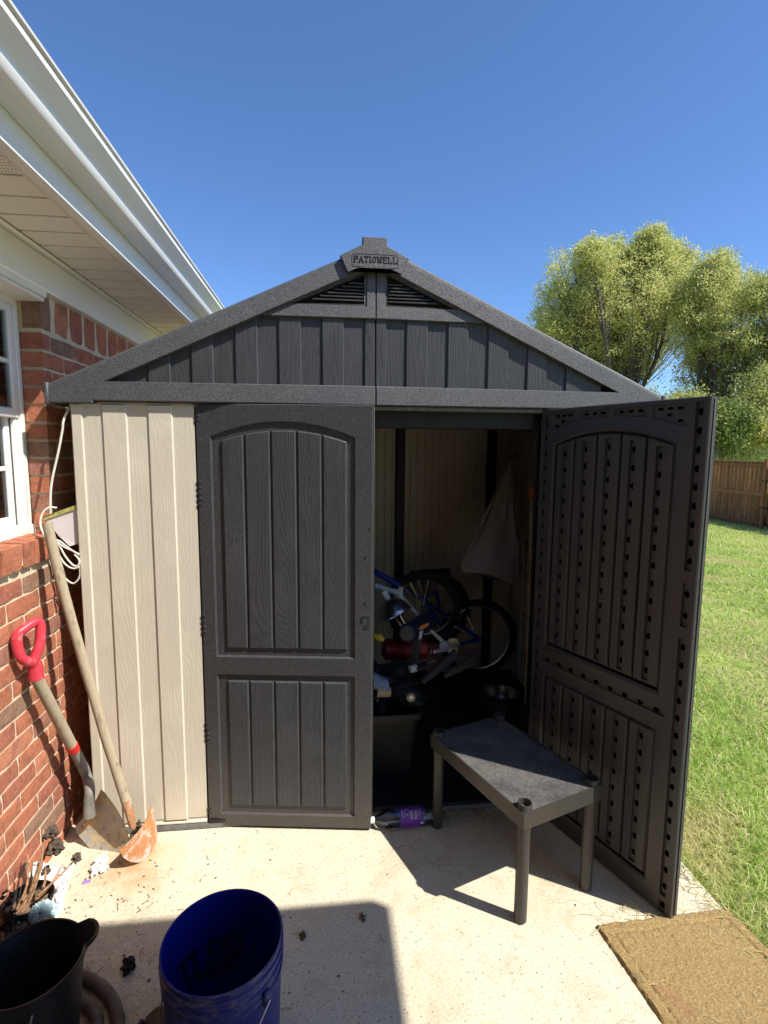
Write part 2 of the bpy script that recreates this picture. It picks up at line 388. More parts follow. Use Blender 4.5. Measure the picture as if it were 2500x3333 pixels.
# grass blades: thick near the patio, thinner with distance
def blades(n, xr, yr, h, w, seedpow=1.0, fallback=1.0):
    x = xr[0]+(xr[1]-xr[0])*rng.random(n)**fallback; y = yr[0]+(yr[1]-yr[0])*rng.random(n)
    z = -.035-.043*(np.clip(x, 1.2, 13)-1.2)
    clump = .55+.9*np.array([noise.noise(Vector((a*2.3, b*2.3, 3)))+.35 for a, b in zip(x, y)]).clip(0, 1)
    hh = h*(.45+.9*rng.random(n))*clump; th = rng.random(n)*2*pi; ln = hh*(.5+1.3*rng.random(n)); la = rng.random(n)*2*pi
    dx, dy = np.cos(th)*w/2, np.sin(th)*w/2; lx, ly = np.cos(la)*ln, np.sin(la)*ln
    V = np.empty((n, 5, 3))
    V[:, 0] = np.c_[x-dx, y-dy, z-.01]; V[:, 1] = np.c_[x+dx, y+dy, z-.01]
    V[:, 2] = np.c_[x+dx*.8+lx*.35, y+dy*.8+ly*.35, z+hh*.6]; V[:, 3] = np.c_[x-dx*.8+lx*.35, y-dy*.8+ly*.35, z+hh*.6]
    V[:, 4] = np.c_[x+lx, y+ly, z+hh*(1-.35*rng.random(n))]
    i = np.arange(n)[:, None]*5
    F = np.concatenate([i+np.array([0, 1, 2]), i+np.array([0, 2, 3]), i+np.array([3, 2, 4])])
    return V.reshape(-1, 3), F
V1, F1 = blades(52000, (1.16, 2.6), (-2.2, 2.4), .05, .0042)
V2, F2 = blades(90000, (1.6, 7.5), (-1.5, 8.5), .055, .0075)
V3, F3 = blades(110000, (4.5, 12.2), (1.0, 20), .05, .013)
V4, F4 = blades(5000, (1.13, 1.24), (-2.5, 2.0), .06, .004)
V = np.concatenate([V1, V2, V3, V4]); F = np.concatenate([F1, F2+len(V1), F3+len(V1)+len(V2), F4+len(V1)+len(V2)+len(V3)])
o = raw('grass', V, F, 'grass'); o['label'] = 'mown lawn grass with dry straw patches beside the patio'; o['category'] = 'grass'

# ---------------------------------------------------------------- brick house on the left
XH = -1.247; CO = .0677; Z0 = .3052
house = thing('brick_house', (XH, 0, 0), 'red brick house with white window, pale soffit and gutter along the left side', 'house')
WY0, WY1, WZ0, WZ1 = -.93, .075, 1.236, 2.118
mb = MB(); XM = XH-.007
for (a, b, c0, d0) in ((-2.6, WY0, -.1, 2.143), (WY1, 7.0, -.1, 2.143), (WY0, WY1, -.1, WZ0-.02), (WY0, WY1, WZ1, 2.143)):
    mb.box(XH-.10, XM, a+(.006 if a == WY1 else 0), b, c0, d0)
wall = obj('wall', mb, 'mortar', house, 0)
mb = MB(); mb.box(XH-.25, XH-.101, -2.6, WY0, -.1, 2.29); mb.box(XH-.25, XH-.101, WY1, 7, -.1, 2.29)
mb.box(XH-.25, XH-.101, WY0, WY1, -.1, 1.2); mb.box(XH-.25, XH-.101, WY0, WY1, WZ1+.02, 2.29)
mb.box(-6, XH-.25, 6.8, 7, -.1, 2.29); mb.box(-6, -5.8, -8, 6.8, -.1, 2.29)
obj('inner_wall', mb, 'room', house, 0)
mb = MB(); mb.box(-3.2, XH-.26, WY0-.6, WY1+.6, .3, .32); mb.box(-3.2, -3.18, WY0-.6, WY1+.6, .32, 2.29)
mb.box(-3.18, XH-.26, WY1+.58, WY1+.6, .32, 2.29); mb.box(-3.18, XH-.26, WY0-.6, WY0-.58, .32, 2.29)
obj('room', mb, 'room', house, 0)

def brick_mesh(L, H, D, seed, tilt=0.):
    """brick with a slightly uneven face; face towards +x, length along y, origin at the face centre"""
    r = random.Random(seed); mb = MB(); ny_, nz_ = 5, 3; vs = []
    e = .0035
    for i in range(ny_):
        for j in range(nz_):
            y = -L/2+L*i/(ny_-1); z = -H/2+H*j/(nz_-1); edge = (i in (0, ny_-1)) + (j in (0, nz_-1))
            vs.append((r.uniform(-.002, .0015)-e*edge*.6, y+r.uniform(-.0015, .0015), z+r.uniform(-.0018, .0018)))
    nf = len(vs); fs = [(i*nz_+j, (i+1)*nz_+j, (i+1)*nz_+j+1, i*nz_+j+1) for i in range(ny_-1) for j in range(nz_-1)]
    ring = [i*nz_ for i in range(ny_)]+[(ny_-1)*nz_+j for j in range(1, nz_)]+[i*nz_+nz_-1 for i in range(ny_-2, -1, -1)]+[j for j in range(nz_-2, 0, -1)]
    for k in ring: vs.append((-D, vs[k][1], vs[k][2]))
    m = len(ring); fs += [(ring[i], ring[(i+1) % m], nf+(i+1) % m, nf+i) for i in range(m)]
    mb.add(vs, fs); return mesh_of('brick', mb, 'brick', 30)
BR = {}
def brick(y0, y1, zc, H=.0562, D=.079, store=None):
    L = round(y1-y0, 3); key = (L, H, D, random.randrange(4))
    if key not in BR: BR[key] = brick_mesh(L, H, D, hash(key) % 9999)
    store.append((BR[key], (XH, (y0+y1)/2, zc)))
lst = []
for k in range(-5, 26):
    zc = Z0+CO*(k+.5)-CO*.0
    if zc > 2.0: break
    offs = (-.265 if k % 2 == 0 else -.1634)+.00
    y = offs-.2032*14
    while y < 3.3:
        a, b = y+.006, y+.2032-.006; y += .2032
        if b < -2.45: continue
        zt = zc+.029; zb_ = zc-.029
        if zt > 1.14 and zb_ < WZ1 and b > WY0 and a < WY1:
            if a < WY0-.03: b = WY0
            elif b > WY1+.03: a = WY1
            elif zt > 1.24 or b < .03: continue
            else: continue
        brick(a, b, zc, store=lst)
def dist(b): return abs(b[1][1]-(-.1)) + .25*abs(b[1][2]-1.2)
lst.sort(key=dist)
near = [b for b in lst if -1.15 < b[1][1] < 1.25][:262]; ids = {id(b) for b in near}; rest = [b for b in lst if id(b) not in ids]
def place(name, me, loc, parent, rot=None):
    o = bpy.data.objects.new(name, me); COL.objects.link(o); o.parent = parent; o.location = Vector(loc)-wloc(parent)
    if rot: o.rotation_euler = rot
    return o
for me, loc in near: place('brick', me, loc, wall, (random.gauss(0, .006), 0, random.gauss(0, .004)))
mb = MB()
for me, (x, y, z) in rest: mb.add([(v.co.x+x, v.co.y+y, v.co.z+z) for v in me.vertices], [tuple(p.vertices) for p in me.polygons])
o = obj('brick', mb, 'brick', wall, 30); o['kind'] = 'stuff'
# saw-tooth course under the frieze board
sm = [brick_mesh(.100, .124, .07, 500+i) for i in range(4)]
y = WY1+.083; i = 0
while y < 3.2:
    o = place('brick', sm[i % 4], (XH+.0, y+.065, 2.075), wall, (radians(-5), 0, radians(-9))); y += .1305; i += 1
bq = brick_mesh(.07, .128, .07, 77); place('brick', bq, (XH, WY1+.04, 2.075), wall)
# brick sill, sloping rowlocks
sl_me = [brick_mesh(.0577, .085, .16, 600+i) for i in range(4)]
y = .030-.0677*.5; i = 0
mb = MB(); mb.box(XH-.13, XH+.008, WY0-.05, .036, 1.158, 1.226); mb.box(XH-.13, XH-.010, .036, WY1-.004, 1.158, 1.226)
obj('sill_mortar', mb, 'mortar', wall, 0)
while y > WY0-.05:
    place('brick', sl_me[i % 4], (XH+.018+random.uniform(-.002, .002), y-.005, 1.191), wall, (0, radians(4), 0)); y -= .0677; i += 1
for zc in (1.185,): brick(.045, WY1, zc, store=lst)
place('brick', lst[-1][0], lst[-1][1], wall)

# window
XF = -1.327
win = obj('window', MB().box(XF-.05, XF+.0, WY1-.026, WY1-.001, WZ0+.0, WZ1, .004).box(XF-.05, XF, WY0, WY0+.026, WZ0, WZ1, .004)
          .box(XF-.05, XF-.001, WY0+.024, WY1-.024, WZ1-.040, WZ1-.001, .004).box(XF-.05, XF+.012, WY0+.001, WY1-.002, WZ0-.006, WZ0+.036, .005), 'window', house)
def sash(x, z0, z1, ysh=0):
    a, b = WY0+.027+ysh, WY1-.027-ysh; m = MB(); w = .030
    m.box(x-.022, x, a, a+w, z0, z1, .004).box(x-.022, x, b-w, b, z0, z1, .004).box(x-.022, x-.001, a+w-.002, b-w+.002, z1-w, z1-.001, .004).box(x-.022, x-.001, a+w-.002, b-w+.002, z0+.001, z0+w+.008, .004)
    obj('sash', m, 'window', win); m = MB()
    zc = (z0+z1)/2+.0
    m.box(x-.015, x-.004, a+w, b-w, zc-.009, zc+.009, .003)
    for j in (1, 2): yy = a+w+(b-a-2*w)*j/3; m.box(x-.0155, x-.0045, yy-.009, yy+.009, z0+w, z1-w, .003)
    obj('muntin', m, 'window', win)
    obj('pane', MB().box(x-.012, x-.009, a+w-.004, b-w+.004, z0+w, z1-w+.004), 'glass', win, 0)
sash(XF-.006, 1.672, 2.082); sash(XF-.032, 1.270, 1.704, .022)
obj('window_track', MB().box(XF-.03, XF-.012, WY1-.049, WY1-.0265, 1.27, 1.671, .003), 'window', win)
m = MB(); n = 74; vs = []
for i in range(n+1):
    yy = WY0+.002+(WY1-WY0-.004)*i/n; xx = -1.391+.005*sin(i*1.25)+.002*sin(i*.37)
    vs += [(xx, yy, 1.25), (xx+.004*sin(i), yy, 2.13)]
m.add(vs, [(2*i, 2*i+2, 2*i+3, 2*i+1) for i in range(n) ]); obj('curtain', m, 'curtain', win, 60)
# lintel cover over the window, frieze, soffit, fascia, gutter, roof
m = MB(); m.box(XF-.03, XH+.020, WY0-.03, WY1+.012, WZ1+.002, WZ1+.032, .003).box(XF-.03, XH+.012, WY0-.03, WY1+.008, WZ1-.012, WZ1+.001, .002)
obj('lintel_cover', m, 'frieze', house)
YN = -1.5
obj('frieze_board', MB().box(XH-.02, XH+.024, YN, 7, 2.143, 2.268, .004).box(XH-.02, XH+.040, YN, 7, 2.270, 2.284, .003), 'frieze', house)
sof = obj('soffit', MB().box(XH-.02, -.955, YN, 7, 2.298, 2.304), 'room', house, 0)
y = -.495-.1278*8; i = -8; hole_rows = set([-2, -3, -4, -1]) | {9, 10, 11, 12}
pmat = MAT['soffit']
def soffit_panel(y0, y1, vented):
    m = MB(); x0, x1 = XH+.040, -.957; z = 2.284
    m.box(x0, x1, y0+.003, y1-.008, z, z+.013, .0015)
    o = obj('soffit_panel', m, 'soffit', sof)
    if vented:
        m = MB(); ny_ = 7; nx_ = 24
        for a in range(nx_):
            for b in range(ny_):
                cx = x0+.022+(x1-x0-.044)*a/(nx_-1)+(.003 if b % 2 else -.003); cyy = y0+.014+(y1-y0-.035)*b/(ny_-1)
                m.add([(cx+.0021*cos(q*pi/3), cyy+.0021*sin(q*pi/3), z-.0006) for q in range(6)], [(0, 1, 2, 3, 4, 5)])
        o = obj('vent_holes', m, 'black', sof, 0); o['kind'] = 'stuff'
while y < 4.6:
    soffit_panel(y, y+.1278, (i in hole_rows)); y += .1278; i += 1
obj('soffit_trim', MB().box(-.982, -.957, YN, 7, 2.272, 2.283, .002), 'soffit2', house)
obj('fascia', MB().box(-.956, -.938, YN, 7, 2.262, 2.40, .003).box(-.9575, -.926, YN, 7, 2.2605, 2.2715, .002), 'white', house)
# K-style gutter: flat bottom, ogee front, rolled lip
prof = [(-.936, 2.350), (-.866, 2.352), (-.862, 2.358), (-.858, 2.374), (-.862, 2.380), (-.861, 2.388), (-.850, 2.400), (-.832, 2.414), (-.824, 2.424), (-.823, 2.436), (-.829, 2.4365), (-.829, 2.445), (-.817, 2.445), (-.816, 2.451), (-.836, 2.452), (-.838, 2.43), (-.856, 2.408), (-.868, 2.392), (-.868, 2.360), (-.934, 2.358), (-.934, 2.44), (-.936, 2.44)]
m = MB(); n = len(prof)
m.add([(x, yy, z) for yy in (YN, 7) for x, z in prof], [(i, (i+1) % n, n+(i+1) % n, n+i) for i in range(n)]); obj('gutter', m, 'white', house, 25)
m = MB(); m.add([(-.90, YN, 2.452), (-.90, 7, 2.452), (-3.6, 7, 3.75), (-3.6, YN, 3.75), (-6.4, 7, 2.452), (-6.4, YN, 2.452)], [(0, 1, 2, 3), (3, 2, 4, 5)])
m.add([(-.90, YN, 2.44), (-.90, 7, 2.44), (-3.6, 7, 3.73), (-3.6, YN, 3.73)], [(0, 1, 2, 3)])
obj('roof', m, 'shingle', house, 0)
# porch wing behind the camera: its eave throws the shadow in the foreground
PX, PY = 1.664, -1.490
m = MB(); m.box(XH+.02, 1.0, -3.0, -2.85, 0, 2.29); obj('porch_wall', m, 'brickrows', house, 0)
m = MB(); m.box(-6.2, PX-.11, -7.9, PY-.11, 2.284, 2.30); obj('porch_soffit', m, 'soffit', house, 0)
m = MB(); m.box(-.95, PX-.10, PY-.11, PY-.095, 2.262, 2.40).box(PX-.11, PX-.095, -8, PY-.11, 2.262, 2.40); obj('porch_fascia', m, 'white', house)
m = MB(); m.box(-.82, PX, PY-.09, PY, 2.352, 2.436).box(PX-.09, PX, -8, PY-.09, 2.352, 2.436); obj('porch_gutter', m, 'white', house)
m = MB(); m.add([(-.9, PY-.05, 2.44), (PX-.05, PY-.05, 2.44), (PX-.05, -8, 2.44), (-1.2, -4.6, 3.9), (-6.4, -4.6, 3.9), (-6.4, PY-.05, 2.44), (-6.4, -8, 2.44)], [(0, 1, 3, 4, 5), (1, 2, 3), (2, 6, 4, 3)]); obj('porch_roof', m, 'shingle', house, 0)

# ---------------------------------------------------------------- the shed
shed = thing('garden_shed', (0, 0, 0), 'tan and charcoal plastic garden shed, right door standing open', 'shed')
W2, DEP = 1.128, 1.36
FR = lambda u, v, d: (u, -d, v)              # facade map: d grows towards the viewer
obj('base', MB().box(-W2-.012, W2+.012, -.012, DEP+.03, 0.0, .024, .004), 'seal', shed)
obj('floor', MB().box(-W2+.02, W2-.02, .0, DEP-.02, .0245, .034), 'black', shed)
# front siding, left and right of the doors: alternately raised planks
def siding(xs, raised, name, sgn=1):
    pan = obj('front_panel', MB().box(min(xs[0]*sgn, xs[-1]*sgn), max(xs[0]*sgn, xs[-1]*sgn), .004, .028, .026, 1.735), 'tan', shed, 0)
    for i in range(len(xs)-1):
        a, b = xs[i]*sgn, xs[i+1]*sgn; a, b = min(a, b), max(a, b); d = .006 if raised[i] else .0
        m = MB(); z0, z1 = .036+(.006 if raised[i] else .012), 1.728
        if raised[i]: m.prism([(a-.002, z0), (b+.002, z0), (b+.002, z1), (a-.002, z1)], -.004, d, FR, .0045)
        else: m.prism([(a-.001, z0), (b+.001, z0), (b+.001, z1), (a-.001, z1)], -.004, d, FR, .0)
        obj('plank', m, 'tan', pan, 30)
    m = MB(); lo, hi = min(xs[0]*sgn, xs[-1]*sgn), max(xs[0]*sgn, xs[-1]*sgn)
    m.box(lo, hi, -.008, .01, .027, .036, .002); obj('bottom_lip', m, 'tan', pan)
sx = [-1.127, -1.088, -1.069, -1.018, -.933, -.855, -.769, -.688]
siding([-1.127, -1.090, -1.018, -.933, -.855, -.769, -.690], [1, 0, 1, 0, 1, 0], 'l')
siding([-1.127, -1.090, -1.018, -.933, -.855, -.769, -.690], [1, 0, 1, 0, 1, 0], 'r', -1)
# side walls and back wall; inside faces carry rows of moulded slots
def oct_(cx, cz, hw, hh):
    c_ = min(hw, hh)*.75
    return [(cx-hw+c_, cz-hh), (cx+hw-c_, cz-hh), (cx+hw, cz-hh+c_), (cx+hw, cz+hh-c_), (cx+hw-c_, cz+hh), (cx-hw+c_, cz+hh), (cx-hw, cz+hh-c_), (cx-hw, cz-hh+c_)]
HOLES = [None]
def cell(mb, x0, x1, z0, z1, hole, d, dd, X):
    """rectangle with an octagonal hole of depth dd"""
    (h0, h1, h2, h3, h4, h5, h6, h7) = hole
    O = [(x0, z0), (x1, z0), (x1, z1), (x0, z1)]
    vs = [X(u, v, d) for u, v in O]+[X(u, v, d) for u, v in hole]
    mb.add(vs, [(0, 1, 5, 4), (1, 6, 5), (1, 2, 7, 6), (2, 8, 7), (2, 3, 9, 8), (3, 10, 9), (3, 0, 11, 10), (0, 4, 11)])
    hm = HOLES[0] or mb
    hm.add([X(u, v, d) for u, v in hole]+[X(u, v, d-dd) for u, v in hole], [(i, (i+1) % 8, 8+(i+1) % 8, 8+i) for i in range(8)]+[tuple(range(8, 16))])
def slotrow(mb, cx, z0, z1, hw, dep, pitch, X, face_d, oh=.0112, ow=.0088, hd=.018, vert=True):
    """recessed channel with holes along it; returns the outline to cut from the face"""
    Y = X if vert else (lambda u, v, d: X(v, u, d))
    out = [(cx-hw, z0), (cx+hw, z0), (cx+hw, z1), (cx-hw, z1)]; ins = [(cx-hw+.001, z0+.001), (cx+hw-.001, z0+.001), (cx+hw-.001, z1-.001), (cx-hw+.001, z1-.001)]
    mb.wall(out, face_d, ins, face_d-dep, Y)
    n = max(1, int(round((z1-z0)/pitch))); st = (z1-z0-.002)/n
    for i in range(n):
        a = z0+.001+st*i; cell(mb, cx-hw+.001, cx+hw-.001, a, a+st, oct_(cx, a+st/2, ow, oh), face_d-dep, hd, Y)
    return out if vert else [(v, u) for u, v in out]
obj('side_wall', MB().box(-W2, -W2+.03, .0285, DEP+.0135, .026, 1.80), 'tan', shed, 0)
sw = obj('side_wall', MB().box(W2-.03, W2, .0285, DEP+.0135, .026, 1.80), 'tan', shed, 0)
m = MB(); y = .10
while y < DEP-.05:
    m.box(W2-.042, W2-.0305, y, y+.026, .06, 1.68, .004); y += .075
obj('wall_rib', m, 'tan', sw, kind='stuff')
bw = obj('back_wall', MB().box(-W2, W2, DEP+.014, DEP+.03, .026, 1.735), 'tan', shed, 0)
BK = lambda u, v, d: (u, DEP-d, v)
def backpanel(a, b):
    m = MB(); hs = []; n = max(1, int(round((b-a)/.052))); st = (b-a)/n
    for i in range(n):
        cx = a+st*(i+.5)
        for z0, z1 in ((1.24, 1.71), (.72, 1.215), (.2, .69)): hs.append(slotrow(m, cx, z0, z1, .009, .010, .07, BK, 0, .010, .006, .010))
    m.face([(a, .05), (b, .05), (b, 1.745), (a, 1.745)], hs, 0, BK)
    m.wall([(a, .05), (b, .05), (b, 1.745), (a, 1.745)], 0, [(a, .05), (b, .05), (b, 1.745), (a, 1.745)], -.013, BK); obj('back_panel', m, 'tan', bw, 0)
for a, b in ((-.98, -.46), (-.40, .06), (.12, .265), (.335, .885), (.955, 1.09)): backpanel(a, b)
for x in (-.43, .09, .30, .92): obj('back_post', MB().box(x-.028, x+.028, DEP-.03, DEP+.012, .034, 1.735, .004), 'black', bw)
obj('inner_beam', MB().box(-W2+.031, W2-.031, .05, .10, 1.655, 1.735, .004), 'black', shed)
obj('inner_beam', MB().box(-W2+.031, W2-.031, DEP-.06, DEP-.001, 1.745, 1.9, .004), 'black', shed)
obj('door_post', MB().box(.690, .722, .0, .06, .034, 1.735, .004), 'black', shed)
obj('door_post', MB().box(-.722, -.692, .03, .06, .034, 1.735, .004), 'black', shed)
obj('threshold', MB().box(-.68, .688, -.014, .03, .025, .044, .005), 'black', shed)
obj('door_head', MB().box(-.69, .69, -.004, .03, 1.722, 1.737, .002), 'seal', shed)

# gable front: frames left and right of the centre seam, planks behind, louvres
ZO = lambda x: 2.326-.453*abs(x)
ZI = lambda x: 2.262-.456*abs(x)
def gable_half(s):
    P = lambda *q: [(s*x, z) for x, z in q]
    e = .0012
    xr = (2.262-2.063)/.456
    xc = (2.262-1.808)/.456; xv = (2.262-2.112)/.456
    outl = P((e, ZO(0)), (e, ZI(0)-.001), (xc, 1.808), (e, 1.812), (e, 1.738), (1.040, 1.738), (1.040, 1.729), (1.192, 1.729), (1.203, 1.740), (1.203, 1.776), (1.188, ZO(1.188)))
    vent = P((.037, 2.112), (xv-.012, 2.112), (.037, 2.112+(xv-.05)*.456))
    m = MB(); d = .026; oi_ = inset(outl, .004); m.face(oi_, [], d, FR); m.wall(outl, d-.004, oi_, d, FR); m.wall(outl, -.01, outl, d-.004, FR)
    gf = obj('gable_frame', m, 'dkstucco', shed, 25)
    m = MB(); d = .014; pf = P((e, ZI(0)+.005), (e, 2.066), (xr, 2.062), (xr-.03, 2.075)); pf = P((e, ZI(0)+.006), (e, 2.066), (xr+.01, 2.062), (xr+.01, ZI(xr+.01)+.006)); pi2 = inset(pf, .003)
    vi = inset(vent, -.004); m.face(pi2, [vi], d, FR); m.wall(pf, d-.003, pi2, d, FR); m.wall(pf, -.01, pf, d-.003, FR); m.wall(vi, d, vent, d-.004, FR); m.wall(vent, -.004, vent, d-.004, FR)
    obj('vent_frame', m, 'dkstucco', shed, 25)
    # louvres
    vt = obj('vent', MB().add([FR(u, v, -.004) for u, v in vent], [(0, 1, 2)]), 'dark', shed, 0)
    m = MB(); iv = inset(vent, .007); m.wall(vent, .008, iv, .010, FR); m.wall(iv, .010, iv, -.004, FR); obj('vent_rim', m, 'dkstucco', vt, 0)
    z = 2.132
    while z < 2.20:
        xe = (2.262-z)/.456-.045
        if xe > .06: obj('slat', MB().box(s*.048, s*xe, -.012, .003, z-.003, z+.002, .0008), 'dkgrain', vt)
        z += .0125
    return gf
for s in (-1, 1): gable_half(s)
gp = obj('gable_panel', MB().prism([(-.97, 1.80), (.97, 1.80), (0.37, 2.10), (-.37, 2.10)], -.02, -.010, FR), 'dkgrain', shed, 0)
gx = [-.965, -.924, -.85, -.768, -.693, -.611, -.532, -.447, -.37, -.284, -.206, -.122, -.043, -.001, .042, .12, .206, .285, .37, .448, .535, .613, .698, .777, .862, .935]
i = 0
for a, b in zip(gx[:-1], gx[1:]):
    raised = None
    # raised from a 'd' edge to a 'b' edge
    raised = any(abs(a-q) < .001 or (q < a < q2) for q, q2 in ((-.85, -.768), (-.693, -.611), (-.532, -.447), (-.37, -.284), (-.206, -.122), (-.043, .042), (.12, .206), (.285, .37), (.448, .535), (.613, .698), (.777, .862)))
    a2, b2 = (a+.0015 if abs(a+.001) < .0001 else a), (b-.0015 if abs(b+.001) < .0001 else b)
    top = lambda x: min(2.085, ZI(x)+.015)
    cuts = [(a2, 1.80), (b2, 1.80), (b2, top(b2))]
    if a2 < -.36 < b2: cuts.append((-.363, 2.085))
    if a2 < .363 < b2: cuts.append((.363, 2.085))
    cuts.append((a2, top(a2)))
    obj('plank', MB().prism(cuts, -.012, .006 if raised else -.002, FR, .004 if raised else 0), 'dkgrain', gp, 30)
# roof: two slabs with a lip, ribs and ridge
for s in (-1, 1):
    m = MB(); pts = [(s*0.0, ZO(0)+.014), (s*1.21, ZO(1.21)+.012), (s*1.218, ZO(1.21)-.010), (s*1.208, ZO(1.21)-.02), (0, ZO(0)-.012)]
    m.prism(pts, -DEP-.09, .024, FR, .009); rf = obj('roof_panel', m, 'dkstucco', shed, 25)
    m = MB()
    for k in range(7):
        yy = .05+k*.2; m.prism([(s*.06, ZO(.06)+.024), (s*1.17, ZO(1.17)+.022), (s*1.17, ZO(1.17)+.008), (s*.06, ZO(.06)+.010)], -yy-.09, -yy, FR, .003)
    obj('roof_rib', m, 'dkstucco', rf, 25)
    m = MB(); m.box(s*1.19, s*1.206, -.03, DEP+.06, 1.722, 1.80, .004); obj('eave_trim', m, 'dkstucco', shed)
obj('back_gable', MB().prism([(-W2, 1.735), (W2, 1.735), (W2, ZO(W2)-.03), (0, ZO(0)-.03), (-W2, ZO(W2)-.03)], -DEP-.03, -DEP-.015, FR), 'dkgrain', shed, 0)
# ridge cap with the name plate
cap = [(-.058, 2.330), (.031, 2.330), (.031, 2.303), (.113, 2.262), (.086, 2.203), (.034, 2.224), (-.059, 2.224), (-.111, 2.203), (-.139, 2.262), (-.058, 2.303)]
cx = -.0125; KC = 1.0295
capf = lambda x, z: ((x+.202)*KC-.202, (z-1.566)*KC+1.566)
cap = [capf(x, z) for x, z in cap]
m = MB(); ci = inset(cap, .003); pl = []
for (cxx, czz, a0) in ((-.089, 2.2325, pi), (.062, 2.2325, 1.5*pi), (.062, 2.2605, 0), (-.089, 2.2605, .5*pi)):
    for q in range(4): a_ = a0+q*pi/6; pl.append(capf(cxx+.010*cos(a_), czz+.010*sin(a_)))
pi_ = inset(pl, .0018)
m.face(ci, [pl], .042, FR); m.wall(cap, .039, ci, .042, FR); m.wall(cap, .01, cap, .039, FR); m.wall(pl, .042, pi_, .0395, FR); m.wall(pi_, .0395, inset(pl, .0036), .0425, FR); m.face(inset(pl, .0036), [], .0425, FR)
rc = obj('ridge_cap', m, 'dkstucco', shed, 25)
obj('ridge_beam', MB().box(-.055, .03, -.036, DEP+.1, 2.325, 2.3405, .004), 'dkstucco', rc)
LET = {'P': [[(0, 0), (0, 1)], [(0, 1), (.45, 1), (.6, .88), (.6, .62), (.45, .5), (0, .5)]], 'A': [[(0, 0), (.33, 1), (.66, 0)], [(.13, .35), (.53, .35)]],
       'T': [[(.33, 0), (.33, 1)], [(0, .86), (0, 1), (.66, 1), (.66, .86)]], 'I': [[(.1, 0), (.1, 1)]],
       'O': [[(.3, 0), (.08, .15), (0, .5), (.08, .85), (.3, 1), (.52, .85), (.6, .5), (.52, .15), (.3, 0)]],
       'W': [[(0, 1), (.2, 0), (.4, .8), (.6, 0), (.8, 1)]], 'E': [[(.55, .14), (.55, 0), (0, 0), (0, 1), (.55, 1), (.55, .86)], [(0, .52), (.4, .52)]],
       'L': [[(0, 1), (0, 0), (.55, 0), (.55, .16)]], 'D': [[(0, 0), (0, 1), (.35, 1), (.58, .82), (.6, .5), (.58, .18), (.35, 0), (0, 0)]],
       'R': [[(0, 0), (0, 1)], [(0, 1), (.42, 1), (.58, .88), (.58, .62), (.42, .5), (0, .5)], [(.3, .5), (.6, 0)]],
       'G': [[(.58, .8), (.45, .98), (.2, .98), (.03, .75), (.03, .25), (.2, .02), (.45, .02), (.58, .2), (.58, .48), (.33, .48)]],
       'H': [[(0, 0), (0, 1)], [(.58, 0), (.58, 1)], [(0, .5), (.58, .5)]]}
SER = {'P': [(0, 0)], 'A': [(0, 0), (.66, 0)], 'T': [(.33, 0)], 'I': [(.1, 0), (.1, 1)], 'W': [(0, 1), (.8, 1)], 'L': [(0, 1)]}
def strokes(mb, text, x0, z0, h, gap, th, X, dz, serif=False, wid=1.0):
    """letters as flat ribbons with thickness; X(u, v, d)"""
    x = x0
    for ch in text:
        if ch == ' ': x += h*.45*wid; continue
        ls = [l[:] for l in LET[ch]]
        if serif: ls += [[(a-.13, b), (a+.13, b)] for a, b in SER.get(ch, [])]
        for l in ls:
            for p, q in zip(l[:-1], l[1:]):
                p_ = Vector((x+p[0]*h*wid, z0+p[1]*h)); q_ = Vector((x+q[0]*h*wid, z0+q[1]*h)); e_ = (q_-p_).normalized()
                nn = Vector((-e_.y, e_.x))*th/2; e2 = e_*th/2; k = max(1, int((q_-p_).length/.02)) if wid != 1.0 else 1
                A = p_-e2; B = q_+e2
                for j in range(k):
                    s0 = A.lerp(B, j/k); s1 = A.lerp(B, (j+1)/k); c4 = [s0-nn, s1-nn, s1+nn, s0+nn]
                    mb.add([X(v.x, v.y, 0) for v in c4]+[X(v.x, v.y, dz) for v in c4], [(0, 1, 2, 3), (4, 5, 6, 7), (0, 1, 5, 4), (1, 2, 6, 5), (2, 3, 7, 6), (3, 0, 4, 7)])
        x += h*wid*((.2 if ch == 'I' else .8 if ch == 'W' else .62)+gap)
    return x
m = MB(); strokes(m, 'PATIOWELL', -.084, 2.262, .0200, .335, .0027, lambda u, v, d: FR(u, v, .0426+d), .0014, True)
obj('lettering', m, 'black', rc, 0)

